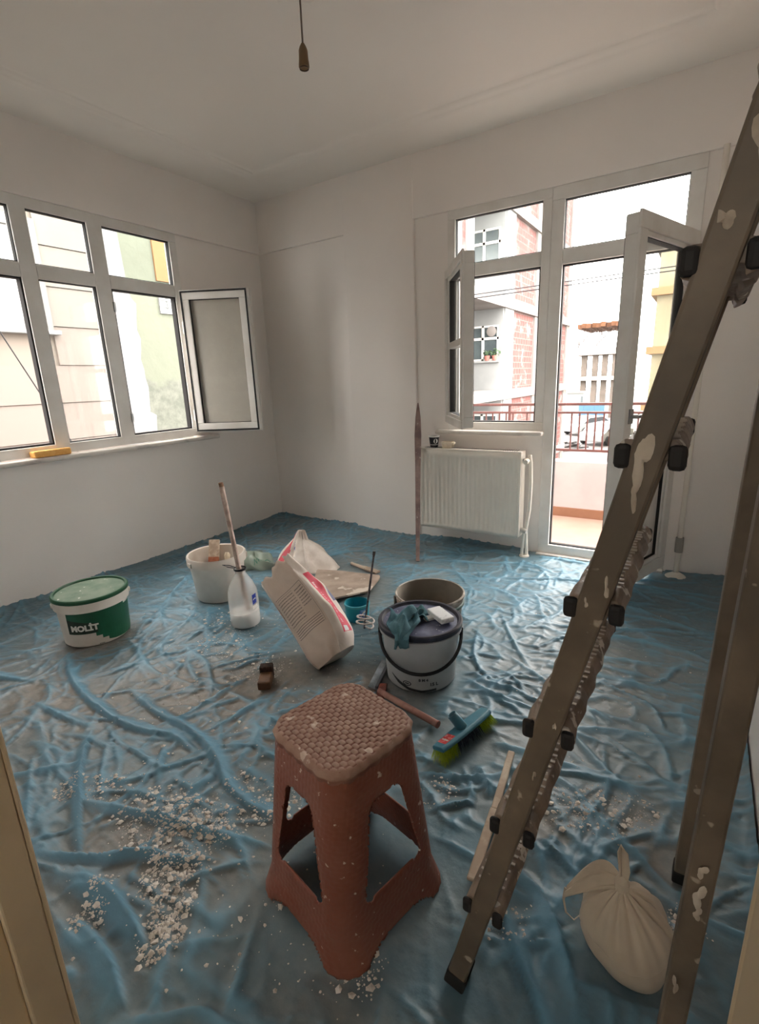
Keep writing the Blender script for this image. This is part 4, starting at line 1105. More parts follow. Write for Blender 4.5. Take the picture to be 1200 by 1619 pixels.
# ------------------------------------------------------------------ sacks
def sack_material(name, seed, text=True):
    k = NT(name)
    uv = k.n('ShaderNodeUVMap'); sep = k.n('ShaderNodeSeparateXYZ'); k.l(uv.outputs[0], sep.inputs[0])
    u, v = sep.outputs[0], sep.outputs[1]
    def band(x, a, b_): return k.math('MULTIPLY', k.math('GREATER_THAN', x, a), k.math('LESS_THAN', x, b_))
    base = k.mix(k.ramp(k.noise(9.0, 5.0), 0.35, 0.7), lin((232, 222, 214)), lin((212, 200, 190)))
    # broad tan print face
    face = band(u, 0.02, 0.40)
    base = k.mix(k.math('MULTIPLY', face, 0.55), base, lin((206, 182, 164)))
    # text lines
    wv = k.math('FRACT', k.math('MULTIPLY', v, 34.0))
    ln = k.math('LESS_THAN', wv, 0.38)
    words = k.noise(1.0, 2.0, 0.5)
    cmb = k.n('ShaderNodeCombineXYZ'); k.l(k.math('MULTIPLY', u, 260.0), cmb.inputs[0]); k.l(k.math('FLOOR', k.math('MULTIPLY', v, 34.0)), cmb.inputs[1])
    nw = k.n('ShaderNodeTexNoise', Scale=1.0, Detail=1.0); k.l(cmb.outputs[0], nw.inputs['Vector'])
    ink = k.math('MULTIPLY', ln, k.math('GREATER_THAN', nw.outputs['Fac'], 0.45))
    txt = k.math('MULTIPLY', ink, k.math('MULTIPLY', band(u, 0.05, 0.24), band(v, 0.42, 0.74)))
    txt2 = k.math('MULTIPLY', ink, k.math('MULTIPLY', band(u, 0.26, 0.36), band(v, 0.52, 0.72)))
    base = k.mix(k.math('MULTIPLY', k.math('MAXIMUM', txt, txt2), 0.75), base, lin((96, 84, 84)))
    # ruled table and box outline
    rule = k.math('MULTIPLY', k.math('LESS_THAN', k.math('FRACT', k.math('MULTIPLY', v, 46.0)), 0.30), k.math('MULTIPLY', band(u, 0.06, 0.36), band(v, 0.30, 0.41)))
    base = k.mix(k.math('MULTIPLY', rule, 0.8), base, lin((90, 80, 84)))
    bx = k.math('MAXIMUM', k.math('MULTIPLY', band(v, 0.755, 0.760), band(u, 0.04, 0.37)), k.math('MULTIPLY', band(u, 0.37, 0.374), band(v, 0.30, 0.76)))
    base = k.mix(k.math('MULTIPLY', bx, 0.8), base, lin((110, 96, 94)))
    # pink stripe along the side with pale lettering
    stripe = k.math('MULTIPLY', band(u, 0.475, 0.60), band(v, 0.12, 0.80))
    base = k.mix(stripe, base, lin((214, 70, 92)))
    cm2 = k.n('ShaderNodeCombineXYZ'); k.l(k.math('MULTIPLY', v, 60.0), cm2.inputs[0]); k.l(k.math('MULTIPLY', u, 14.0), cm2.inputs[1])
    nl = k.n('ShaderNodeTexNoise', Scale=1.0, Detail=0.0); k.l(cm2.outputs[0], nl.inputs['Vector'])
    let = k.math('MULTIPLY', k.math('GREATER_THAN', nl.outputs['Fac'], 0.54), k.math('MULTIPLY', band(u, 0.50, 0.535), band(v, 0.20, 0.70)))
    base = k.mix(k.math('MULTIPLY', let, 0.7), base, lin((236, 200, 204)))
    badge = k.math('MULTIPLY', band(u, 0.625, 0.665), band(v, 0.45, 0.60))
    base = k.mix(badge, base, lin((112, 116, 150)))
    b2 = k.math('MULTIPLY', band(u, 0.49, 0.55), band(v, 0.125, 0.175))
    base = k.mix(b2, base, lin((226, 226, 228)))
    k.color(base); k.b.inputs['Roughness'].default_value = 0.6
    k.bump(k.noise(40.0, 4.0), 0.35, 0.006)
    return k.m

def set_uv(o, uvs):
    lay = o.data.uv_layers.new(name='UVMap')
    idx = np.zeros(len(o.data.loops), np.int32); o.data.loops.foreach_get('vertex_index', idx)
    lay.data.foreach_set('uv', np.array(uvs, np.float32)[idx].ravel())

def make_sack():
    """half-empty plaster sack standing on its bottom and leaning back: the text face and the striped face meet at the edge seen from the doorway"""
    t = thing('plaster_sack', (1.93, -1.80, 0.006), 'open white plaster sack with pink stripe and printed text', 'sack')
    A = Vector((2.010, -1.825, 0.040)); T = Vector((1.640, -1.745, 0.345))
    d = (T - A).normalized()
    view = Vector((1.85 - 3.245, -1.79 + 3.324, 0.2 - 1.2)).normalized()
    nv_ = (-view + d * view.dot(d)).normalized()
    er = d.cross(nv_).normalized()
    if er.x + er.y < 0: er = -er
    al = math.radians(27)
    nt = nv_ * math.cos(al) - er * math.sin(al)          # normal of the text face
    ns = nv_ * math.sin(al) + er * math.cos(al)          # normal of the striped face
    N = 42
    b = B(); uvs = []
    L = (T - A).length
    # outline of one ring: corner list (along ns = x, along nt = y)
    per = 96
    for j in range(N + 1):
        v = j / N
        full = min(1.0, 0.30 + 3.4 * v) if v < 0.2 else 1.0
        a = (0.098 + 0.012 * math.sin(PI * v)) * (0.78 + 0.22 * math.sin(PI / 2 * min(1, v / 0.16)))       # half width of the text face
        h_ = (0.030 + 0.062 * (1 - v) ** 0.8) * (0.70 + 0.30 * math.sin(PI / 2 * min(1, v / 0.18)))         # half width of the striped face
        bend = 0.030 * math.sin(PI * v)
        c_ = A + d * (L * v) + ns * (bend * 0.6) - nt * h_ * 0.6 + nt * 0.02
        for i in range(per + 1):
            q = i / per * 4; sd_ = int(q) % 4; f = q - int(q)
            cs = [(-1, 1), (1, 1), (1, -1), (-1, -1)]
            (x0, y0), (x1, y1) = cs[sd_], cs[(sd_ + 1) % 4]
            x = x0 + (x1 - x0) * f; y = y0 + (y1 - y0) * f
            # round the corners
            l4 = (abs(x) ** 5 + abs(y) ** 5) ** 0.2
            x, y = x / l4, y / l4
            u = (0.42 * f) if sd_ == 0 else (0.42 + 0.28 * f if sd_ == 1 else 0.70 + 0.15 * (q - 2))
            cr = 0.007 * (value_noise(np.array([u * 13.0]), np.array([v * 8.0 + 3]), 5)[0] - 0.5) + 0.004 * math.sin(25 * u + 7 * v)
            puff = 0.016 * (1 - (2 * f - 1) ** 2) * (1 - v)
            out = Vector((0, 0, 0))
            if sd_ == 0: out = nt * (puff + cr)
            elif sd_ == 1: out = ns * (puff + cr * 1.6)
            p = c_ + ns * (x * a) + nt * (y * h_) + out
            if v > 0.93:
                k_ = (v - 0.93) / 0.07
                p += d * (k_ * (0.010 * math.sin(29 * u) + 0.008 * math.sin(61 * u + 1) + (0.030 * f if sd_ == 0 else 0.030 * (1 - f) if sd_ == 1 else 0.0)))
            if p.z < 0.008: p.z = 0.008
            b.v.append(tuple(p)); uvs.append((u, v))
    W = per + 1
    for j in range(N):
        for i in range(per): b.f.append((j * W + i, j * W + i + 1, (j + 1) * W + i + 1, (j + 1) * W + i))
    b.f.append(tuple(range(per)))
    o = b.build('sack_body', sack_material('sack_print', 1), t, smooth=True, normals=True)
    set_uv(o, uvs)
    md = o.modifiers.new('solid', 'SOLIDIFY'); md.thickness = 0.0015
make_sack()

def make_back_sack():
    t = thing('empty_sack', (1.10, -0.95, 0.006), 'crumpled empty white sack with red edge standing behind the plaster sack', 'sack')
    ap = Vector((0.985, -0.845, 0.225))
    base = [(0.93, -1.08), (1.02, -1.12), (1.14, -1.08), (1.26, -0.99), (1.33, -0.90), (1.28, -0.82), (1.12, -0.80), (0.98, -0.86), (0.90, -0.98)]
    n = 72; nv = 18
    bp = np.array(base + [base[0]])
    L = np.r_[0, np.cumsum(np.hypot(*np.diff(bp, axis=0).T))]; L /= L[-1]
    b = B(); cols = []
    for j in range(nv + 1):
        v = j / nv
        for i in range(n):
            u = i / n
            x = np.interp(u, L, bp[:, 0]); y = np.interp(u, L, bp[:, 1])
            k = v ** 0.85
            ridge = 0.020 * math.sin(2 * PI * u * 5 + 3 * v) * math.sin(PI * min(1, v * 1.1)) + 0.008 * math.sin(2 * PI * u * 11 + 5 * v)
            px = x + (ap.x - x) * k * 0.92; py = y + (ap.y - y) * k * 0.92
            bulge = 0.05 * math.sin(PI * v) * (1.0 if 0.25 < u < 0.62 else 0.35)
            cxm, cym = 1.1, -0.95
            dx, dy = x - cxm, y - cym; l_ = math.hypot(dx, dy) + 1e-6
            px += dx / l_ * (bulge + ridge); py += dy / l_ * (bulge + ridge)
            pz = 0.006 + (ap.z - 0.006) * (v ** 1.15) * (0.75 + 0.25 * math.exp(-((u - 0.02) / 0.2) ** 2) if v < 0.95 else 1)
            b.v.append((px, py, pz))
    for j in range(nv):
        for i in range(n): b.f.append((j * n + i, j * n + (i + 1) % n, (j + 1) * n + (i + 1) % n, (j + 1) * n + i))
    b.f.append(tuple(nv * n + i for i in range(n)))
    o = b.build('sack_body', M('sack_white', (226, 216, 208), 0.6, (206, 194, 184), 10.0, bump=0.4, bscale=40), t, smooth=True, solid=0.0015)
    # red printed edge on the doorway side
    def surf(u, v):
        j = v * nv; j0 = min(int(j), nv - 1); fi = u * n; i0 = int(fi) % n
        p = Vector(b.v[j0 * n + i0]).lerp(Vector(b.v[(j0 + 1) * n + i0]), j - j0); q = Vector(b.v[j0 * n + (i0 + 1) % n]).lerp(Vector(b.v[(j0 + 1) * n + (i0 + 1) % n]), j - j0)
        p = p.lerp(q, fi - int(fi))
        d = Vector((p.x - 1.1, p.y + 0.93, 0.03)).normalized()
        return p + d * 0.004
    B().grid(lambda a, c_: tuple(surf(0.02 + 0.085 * a, 0.10 + 0.86 * c_)), 8, 26).build('red_edge', M('sack_red', (206, 62, 74), 0.6, (190, 74, 84), 14.0), t, smooth=True, normals=False)
    B().grid(lambda a, c_: tuple(surf(0.125 + 0.05 * a, 0.62 + 0.16 * c_)), 5, 6).build('blue_print', M('sack_blue', (84, 92, 136), 0.6, (200, 196, 200), 40.0), t, smooth=True, normals=False)
make_back_sack()

def make_clear_bag():
    t = thing('clear_plastic_bag', (0.84, -1.05, 0.006), 'crumpled greenish translucent plastic bag behind the white bucket', 'plastic bag')
    cx, cy = 0.765, -1.085
    def P(u, v):
        a = 2 * PI * u; th = v * PI / 2
        r = (0.155 + 0.025 * math.sin(3 * a + 1) + 0.014 * math.sin(7 * a + 4 * v)) * math.cos(th) ** 0.8
        z = 0.006 + (0.092 + 0.014 * math.sin(2 * a)) * math.sin(th) + 0.012 * math.sin(5 * a + 9 * v) * math.sin(2 * th)
        return (cx + r * math.cos(a) * 0.95, cy + r * math.sin(a) * 0.72, max(0.008, z))
    B().grid(P, 60, 16).build('bag_film', film_mat('greenish_film', (176, 190, 176), 0.62, 0.25), t, smooth=True)
    def Q(u, v):
        p = Vector(P(u, v)); p.z *= 0.72; return (cx + (p.x - cx) * 0.7, cy + (p.y - cy) * 0.7, max(0.008, p.z))
    B().grid(Q, 40, 12).build('crumpled_lining', M('bag_lining', (168, 176, 162), 0.6, (140, 146, 134), 16.0), t, smooth=True)
    av = math.atan2(-3.324 - cy, 3.245 - cx)
    def F(x, y):
        p = Vector(P(((av + 0.25 + x / 0.13) / (2 * PI)) % 1.0, min(0.98, max(0.02, 0.50 + y / 0.16)))); p += Vector((p.x - cx, p.y - cy, 0.06)).normalized() * 0.004
        return tuple(p)
    text_on('NVAO', 0.046, F, 'lettering', M('bag_green_ink', (70, 120, 104), 0.6), t, bold=0.0006)
make_clear_bag()

# plaster-stained board, small stick, tub, mixer
t = thing('plaster_board', (1.53, -1.10, 0.006), 'plaster-smeared flat board lying on the sheet behind the sack', 'board')
q = [(1.215, -0.975), (1.36, -0.93), (1.635, -0.875), (1.66, -0.905), (1.675, -0.95), (1.72, -1.10), (1.735, -1.145), (1.70, -1.18), (1.56, -1.39), (1.50, -1.41), (1.40, -1.25)]
def tilt(p): return 0.010 + 0.028 * max(0.0, (p[0] - 1.25) / 0.5) * max(0.0, (-0.85 - p[1]) / 0.5)
b = B(); n = len(q)
b.add([(x, y, tilt((x, y))) for x, y in q] + [(x, y, tilt((x, y)) + 0.010) for x, y in q], [tuple(range(n - 1, -1, -1)), tuple(range(n, 2 * n))] + [(i, (i + 1) % n, n + (i + 1) % n, n + i) for i in range(n)])
b.build('board', M('plaster_smeared_board', (176, 158, 144), 0.85, (146, 130, 118), 7.0, 0.4, 0.65, bump=0.7, bscale=25, splat=(202, 190, 178), splat_scale=9, splat_at=0.62), t)
t = thing('wood_scrap', (1.45, -0.80, 0.006), 'short pale wooden handle lying beyond the board', 'stick')
B().tube([(1.352, -0.778, 0.018), (1.46, -0.808, 0.018), (1.50, -0.815, 0.022)], [0.010, 0.012, 0.013], 10).build('handle', M('pale_wood', (196, 178, 158), 0.7), t, smooth=True)
B().obox((1.545, -0.822, 0.018), (0.97, -0.22, 0), (0.22, 0.97, 0), (0, 0, 1), 0.055, 0.022, 0.006).build('blade', M('plaster_blade', (186, 168, 150), 0.8, (160, 142, 126), 20.0), t, bevel=0.002)
t = thing('teal_tub', (1.85, -1.42, 0.006), 'teal tub with blue and white label beside the mixing paddle', 'tub')
c0 = (1.834, -1.398, 0.006)
m_teal = M('teal_plastic', (36, 146, 164), 0.4, (28, 128, 150), 9.0)
B().lathe([(0.0, 0.0), (0.058, 0.0), (0.060, 0.004), (0.064, 0.088), (0.061, 0.088), (0.056, 0.006), (0.0, 0.006)], 36, c0).build('tub_body', m_teal, t, smooth=True)
B().lathe([(0.063, 0.078), (0.067, 0.080), (0.067, 0.090), (0.062, 0.092)], 36, c0).build('rim', M('teal_rim', (70, 160, 176), 0.4), t, smooth=True)
av = to_cam(*c0[:2])
patch(wrap(c0, 0.060, 0.064, 0.088, av + 0.35, 0.0, 0.0012), [(-0.012, 0.022, 0.070), (0.028, 0.022, 0.072)], 'blue_label', M('tub_label_blue', (58, 84, 170), 0.4, (120, 170, 210), 60.0), t, 0.006)
patch(wrap(c0, 0.060, 0.064, 0.088, av + 0.35, 0.0, 0.0018), [(-0.006, 0.032, 0.042), (0.008, 0.046, 0.060), (0.022, 0.056, 0.064)], 'white_swoosh', m_pvc, t, 0.006)

t = thing('mixing_paddle', (1.935, -1.485, 0.006), 'steel mixing paddle with white coiled end standing upright', 'mixing paddle')
m_coil = M('plaster_caked_steel', (212, 204, 200), 0.6, (180, 172, 168), 40.0)
foot = Vector((1.935, -1.485, 0.012)); topp = Vector((1.960, -1.405, 0.395))
B().tube([foot, foot.lerp(topp, 0.5), topp], 0.0055, 10).build('rod', M('dark_rod', (110, 108, 112), 0.4, (70, 68, 70), 40.0, metal=0.6), t, smooth=True)
B().tube([topp - (topp - foot).normalized() * 0.02, topp], 0.0075, 6).build('shank_tip', M('shank_dark', (70, 66, 66), 0.5), t)
axis = (topp - foot).normalized()
e1 = axis.cross(Vector((0, 0, 1))).normalized(); e2 = axis.cross(e1)
pts = [foot + axis * (0.012 + 0.055 * k / 54) + e1 * (0.043 * math.cos(2 * PI * k / 27)) + e2 * (0.043 * math.sin(2 * PI * k / 27)) for k in range(55)]
B().tube(pts, 0.0045, 8).build('coil', m_coil, t, smooth=True)
for k in (0, 27, 54):
    pp = pts[k]
    B().tube([foot + axis * (0.012 + 0.055 * k / 54), pp], 0.004, 6).build('spoke', m_coil, t, smooth=True)

# blade and broom pole beside the bucket
t = thing('plastering_blade', (2.225, -1.785, 0.006), 'narrow grey steel plastering blade lying against the grey bucket', 'blade')
p = Vector((2.245, -1.885, 0.012)); q_ = Vector((2.195, -1.70, 0.020))
B().bar(p, q_, 0.020, 0.0012, (0.3, 0, 1)).build('steel_blade', M('blade_steel', (128, 136, 142), 0.4, (100, 106, 110), 20.0, metal=0.4), t)
B().bar(p + Vector((0.016, 0.004, 0.006)), q_ + Vector((0.016, 0.004, 0.006)), 0.006, 0.006).build('stiffener', M('blade_back', (88, 92, 96), 0.5), t, bevel=0.002)
t = thing('roller_pole', (2.43, -1.93, 0.006), 'pinkish brown pole piece lying between stool and broom head', 'pole')
B().tube([(2.285, -1.900, 0.022), (2.43, -1.932, 0.022), (2.568, -1.962, 0.022)], 0.0125, 14).build('pole', M('pink_pole', (176, 134, 122), 0.55, (146, 104, 94), 14.0), t, smooth=True)
B().tube([(2.568, -1.962, 0.022), (2.573, -1.963, 0.022)], 0.0135, 14).build('end_cap', M('pole_cap', (150, 96, 84), 0.5), t, smooth=True)
B().bar((2.27, -1.845, 0.016), (2.31, -1.925, 0.016), 0.016, 0.006).build('bracket', M('rust_red', (138, 70, 58), 0.6, (104, 56, 48), 30.0), t, bevel=0.003)

# broom head
def make_broom():
    t = thing('broom_head', (2.665, -1.98, 0.006), 'teal broom head with lime green bristles and red label', 'broom head')
    A = Vector((2.640, -2.105, 0.052)); Bp = Vector((2.705, -1.850, 0.056))
    d = (Bp - A).normalized(); up = Vector((-0.25, 0.06, 0.97)).normalized(); s = d.cross(up).normalized(); up = s.cross(d)
    L = (Bp - A).length; m_ = (A + Bp) / 2
    b = B()
    sec = [(-0.029, -0.008), (0.029, -0.008), (0.031, 0.002), (0.022, 0.009), (-0.022, 0.009), (-0.031, 0.002)]
    rings = []
    for k in range(13):
        tt = k / 12; sc = 1 - 0.22 * abs(2 * tt - 1) ** 3
        rings.append([A + d * (L * tt) + s * (x * sc) + up * y for x, y in sec])
    b.loft(rings); m_b = M('broom_teal', (64, 120, 140), 0.4, (78, 132, 150), 12.0)
    b.build('block', m_b, t, bevel=0.003)
    p = m_ - d * 0.004
    B().tube([p + up * 0.006, p + up * 0.028 - d * 0.006 - s * 0.006, p + up * 0.058 - d * 0.016 - s * 0.018], [0.018, 0.0165, 0.0155], 18, caps=False).build('handle_socket', m_b, t, smooth=True, solid=0.003)
    e = p + up * 0.058 - d * 0.016 - s * 0.018
    q0 = A + d * (L * 0.18) + up * 0.0098
    B().add([q0 - d * 0.026 - s * 0.017, q0 + d * 0.026 - s * 0.017, q0 + d * 0.026 + s * 0.017, q0 - d * 0.026 + s * 0.017], [(0, 1, 2, 3)]).build('red_label', M('label_red', (206, 64, 66), 0.5, (226, 150, 146), 90.0, 0.5, 0.6), t, normals=False)
    q1 = q0 + up * 0.0005 - d * 0.006
    B().add([q1 - d * 0.004 - s * 0.013, q1 + d * 0.003 - s * 0.012, q1 + d * 0.003 + s * 0.012, q1 - d * 0.004 + s * 0.013], [(0, 1, 2, 3)]).build('label_print', m_pvc, t, normals=False)
    m_lime = M('lime_bristles', (176, 196, 48), 0.7, (140, 170, 40), 60.0); m_dk = M('navy_bristles', (38, 44, 66), 0.8)
    for nm, mat, f0, f1 in (('lime_bristles', m_lime, 0.0, 0.27), ('dark_bristles', m_dk, 0.28, 0.73), ('lime_bristles', m_lime, 0.74, 1.0)):
        b = B()
        for _ in range(520):
            tt = rng.uniform(f0, f1); xx = rng.uniform(-0.024, 0.024)
            p0 = A + d * (L * (0.02 + 0.96 * tt)) + s * xx - up * 0.007
            tip = p0 - up * 0.046 + d * (0.05 * (tt - 0.5) + rng.normal(0, 0.004)) + s * (xx * 0.45 + rng.normal(0, 0.004))
            tip.z = max(tip.z, 0.008)
            w_ = 0.0011
            b.add([p0 + d * w_, p0 - d * w_ * 0.5 + s * w_, p0 - d * w_ * 0.5 - s * w_, tip], [(0, 1, 3), (1, 2, 3), (2, 0, 3)])
        tag(b.build(nm, mat, t, normals=False), kind='stuff')
make_broom()

# small brown block brush
t = thing('block_brush', (1.825, -2.06, 0.006), 'small brown wooden block brush lying alone on the sheet', 'brush')
dd = Vector((0.60, -0.80, 0)); ss = Vector((0.80, 0.60, 0))
cc = Vector((1.835, -2.062, 0))
B().obox(cc + dd * 0.018 + Vector((0, 0, 0.030)), dd, ss, (0, 0, 1), 0.042, 0.026, 0.018).build('wooden_block', M('brown_block', (120, 84, 54), 0.5, (92, 62, 40), 20.0), t, bevel=0.006)
B().obox(cc - dd * 0.034 + Vector((0, 0, 0.040)), dd, ss, (0, 0, 1), 0.018, 0.027, 0.031).build('dark_bristles', M('dark_bristle', (46, 34, 30), 0.9, (70, 52, 44), 80.0, bump=1.0, bscale=300), t, bevel=0.005)

# ------------------------------------------------------------------ knotted white bag
def make_white_bag():
    cx, cy = 3.222, -2.385
    t = thing('knotted_bag', (cx, cy, 0.006), 'full white plastic bag knotted at the top between ladder legs', 'plastic bag')
    k = NT('white_bag_film')
    k.color(k.mix(k.ramp(k.noise(8.0), 0.4, 0.7), lin((206, 190, 168)), lin((190, 174, 154))))
    k.b.inputs['Roughness'].default_value = 0.42
    mat = k.m
    knot = Vector((3.205, -2.405, 0.178))
    def P(u, v):
        a = 2 * PI * u
        r = 0.090 * (math.sin(PI * min(1, 0.5 + 0.5 * v)) ** 0.72 if v > 0.0 else 1)
        # v 0 base .. 1 knot
        rr = 0.060 + 0.030 * math.sin(PI * min(1, v * 1.6 + 0.12)) if v < 0.34 else 0.090 * max(0.0, 1 - ((v - 0.34) / 0.66) ** 1.9)
        rr = max(rr, 0.010)
        z = 0.007 + v * 0.170
        tow = 0.018 * math.exp(-((math.cos(a - 5.1) - 1) / 0.25) ** 2)          # fuller towards the doorway
        pl = 0.0055 * math.sin(11 * a) * v ** 1.2 + 0.003 * math.sin(5 * a + 6 * v) + 0.0022 * math.sin(23 * a + 3 * v) * v
        rr = rr + tow * (1 - v) + pl * min(1.0, rr / 0.04)
        x = cx + (knot.x - cx) * v ** 2 + rr * math.cos(a); y = cy + (knot.y - cy) * v ** 2 + rr * math.sin(a)
        return (x, y, z)
    b = B().grid(P, 120, 36)
    b.add([P(i / 40, 0) for i in range(40)], [tuple(range(40))])
    b.build('bag_body', mat, t, smooth=True)
    B().tube([knot + Vector((0, 0, -0.012)), knot + Vector((0.0, 0.004, 0.004)), knot + Vector((0.001, 0.01, 0.016))], [0.012, 0.015, 0.009], 12).build('knot', mat, t, smooth=True)
    # two tied handles: one upright, one flopped to the side
    B().tube([knot, knot + Vector((0.004, 0.012, 0.030)), knot + Vector((-0.002, 0.020, 0.062)), knot + Vector((-0.010, 0.024, 0.074)), knot + Vector((-0.012, 0.020, 0.060)), knot + Vector((-0.004, 0.006, 0.018))], [0.010, 0.009, 0.008, 0.006, 0.007, 0.006], 10, flat=0.5).build('handle_loop', mat, t, smooth=True)
    def W(u, v):
        a = knot + Vector((-0.005, 0.004, 0.0)); e = Vector((3.098, -2.405, 0.095)); mid = Vector((3.145, -2.380, 0.165))
        p = a.lerp(mid, u).lerp(mid.lerp(e, u), u)
        w_ = 0.014 + 0.020 * math.sin(PI * u)
        p = p + Vector((0.15, 0.45, 0.55)).normalized() * (w_ * (v - 0.5) * 2) + Vector((0, 0, 0.004 * math.sin(12 * v + 5 * u)))
        return tuple(p)
    B().grid(W, 24, 8).build('handle_flap', mat, t, smooth=True, solid=0.0012)
    B().tube([(3.098, -2.402, 0.100), (3.096, -2.406, 0.070), (3.104, -2.412, 0.045), (3.122, -2.416, 0.040), (3.138, -2.40, 0.055)], 0.0035, 6, flat=0.4).build('handle_tail', mat, t, smooth=True)
make_white_bag()

# wooden lath on the floor behind the ladder
t = thing('wooden_lath', (2.86, -2.2, 0.006), 'dusty pale wooden lath lying under the ladder treads', 'lath')
b = B().bar((2.836, -1.965, 0.022), (2.868, -2.21, 0.026), 0.011, 0.005).bar((2.868, -2.21, 0.026), (2.893, -2.44, 0.030), 0.013, 0.005)
b.build('lath', M('dusty_pine', (196, 182, 164), 0.8, (172, 154, 136), 18.0), t, bevel=0.004)

# ------------------------------------------------------------------ ladder
def make_ladder():
    t = thing('step_ladder', (3.12, -2.42, 0.006), 'dirty brown metal step ladder splashed with plaster', 'ladder')
    m_l = M('dirty_ladder', (122, 108, 92), 0.55, (96, 85, 73), 7.0, 0.35, 0.65, splat=(172, 160, 144), splat_scale=22, splat_at=0.665, bump=0.4, bscale=30)
    m_t = M('worn_tread', (150, 132, 116), 0.5, (112, 96, 84), 14.0, splat=(205, 196, 184), splat_scale=30, splat_at=0.62)
    m_cap = M('ladder_rubber', (34, 32, 32), 0.7)
    m_pl = M('ladder_plaster', (196, 184, 168), 0.85, (170, 156, 140), 20.0)
    def fx(z): return 2.937 + 0.233 * z              # front stile centre
    def rx(z): return 3.298 + 0.022 * z              # rear leg centre
    def yn(z): return -2.650 - 0.022 * z             # near side
    def yfar(z): return -2.185 - 0.105 * z           # far side
    ZT = 1.78
    for side, yy, off, ro in (('near', yn, 0.025, 0.0), ('far', yfar, -0.025, 0.018)):
        p, q = Vector((fx(0.012), yy(0.012) + off, 0.012)), Vector((fx(ZT), yy(ZT) + off, ZT))
        B().bar(p, q, 0.025, 0.0190, (1, 0, 0)).build('stile', m_l, t, bevel=0.004, seg=2)
        B().bar(p - (q - p).normalized() * 0.004, p + (q - p).normalized() * 0.035, 0.027, 0.0215, (1, 0, 0)).build('rubber_foot', m_cap, t, bevel=0.004)
        p, q = Vector((rx(0.012) + ro, yy(0.0) + off + (0.05 if side == 'far' else 0.0), 0.012)), Vector((rx(ZT), yy(ZT) + off, ZT - 0.03))
        B().bar(p, q, 0.019, 0.0165, (1, 0, 0)).build('rear_leg', m_l, t, bevel=0.004)
        B().bar(p - (q - p).normalized() * 0.004, p + (q - p).normalized() * 0.035, 0.021, 0.0185, (1, 0, 0)).build('rubber_foot', m_cap, t, bevel=0.004)
    for i, z in enumerate((0.255, 0.470, 0.685, 0.900, 1.108, 1.312, 1.52)):
        y0, y1 = yn(z) + 0.008, yfar(z) - 0.008
        x = fx(z) + 0.002
        w_ = 0.037
        sec = [(-w_, -0.006), (-w_ + 0.005, 0.006), (-0.027, 0.012), (0.027, 0.012), (w_ - 0.005, 0.006), (w_, -0.006), (w_ - 0.004, -0.020), (w_ - 0.014, -0.024), (w_ - 0.016, -0.012), (-w_ + 0.016, -0.012), (-w_ + 0.014, -0.024), (-w_ + 0.004, -0.020)]
        b = B()
        n = 10
        b.loft([[(x + sx + 0.0025 * math.sin(3 * k + i), y0 + (y1 - y0) * k / n, z + sz + 0.002 * math.sin(2 * k + 2 * i)) for sx, sz in sec] for k in range(n + 1)])
        st_ = b.build('tread', m_t, t, bevel=0.002)
        r = B()
        for k in range(19):
            yy = y0 + 0.045 + (y1 - y0 - 0.09) * k / 18
            for xo in (-0.020, 0.0, 0.020):
                r.obox((x + xo + 0.0025 * math.sin(3 * (yy - y0) / (y1 - y0) * n + i), yy, z + 0.0128), (1, 0, 0), (0, 1, 0), (0, 0, 1), 0.0052, 0.0026, 0.0012)
        rb = r.build('grip_ribs', M('rib_metal', (190, 182, 172), 0.45) if i == 0 else bpy.data.materials['rib_metal'], st_, world=True)
        rb.parent = st_; rb['kind'] = 'stuff'
        for yy in (y0 - 0.004, y1 + 0.004):
            for s_ in (-1, 1):
                B().obox((x + s_ * 0.0285, yy, z - 0.006), (1, 0, 0), (0, 1, 0), (0, 0, 1), 0.0095, 0.006, 0.0150).build('end_cap', m_cap, t, bevel=0.006, seg=2)
    # plaster splashes that stand proud of the stile
    def splash(z, yoff, s_, fac, off=0.0, leg=False):
        c = Vector(((rx(z) if leg else fx(z)) + off * 0.55, yn(z) + (0.0018 if leg else -0.0002), z)); b = B(); n = 26
        pts = []
        for k in range(n):
            a = 2 * PI * k / n; r = s_ * (0.62 + 0.26 * math.sin(2 * a + 11 * z) + 0.18 * math.sin(3 * a + 23 * z) + 0.10 * rng.random())
            pts.append((c.x + max(-0.013 - off * 0.55, min(0.013 - off * 0.55, r * math.cos(a) * 0.6)), c.y - 0.0006, c.z + r * math.sin(a) * fac))
        ctr = (c.x, c.y - 0.0028, c.z)
        b.add(pts + [ctr], [(k, (k + 1) % n, n) for k in range(n)])
        b.build('plaster_splash', m_pl, t, normals=False)
    splash(1.10, 0, 0.024, 1.6, -0.006); splash(1.06, 0, 0.012, 2.2, 0.004); splash(1.40, 0, 0.022, 1.2, 0.006); splash(1.34, 0, 0.018, 0.8, -0.012); splash(0.93, 0, 0.008, 2.2, 0.018); splash(0.905, 0, 0.006, 1.4, -0.014)
    splash(0.60, 0, 0.006, 2.0, 0.010); splash(0.70, 0, 0.005, 2.0, 0.016); splash(0.50, 0, 0.018, 1.3, 0.0, True); splash(0.47, 0, 0.014, 0.9, 0.004, True); splash(0.32, 0, 0.010, 2.0, -0.012, True); splash(0.545, 0, 0.014, 1.0, -0.003, True)
    # top platform and hinge, above the picture
    B().box(fx(ZT) - 0.06, yn(ZT) - 0.015, ZT - 0.01, rx(ZT) + 0.05, yfar(ZT) + 0.015, ZT + 0.014).build('top_platform', m_t, t, bevel=0.004)
make_ladder()

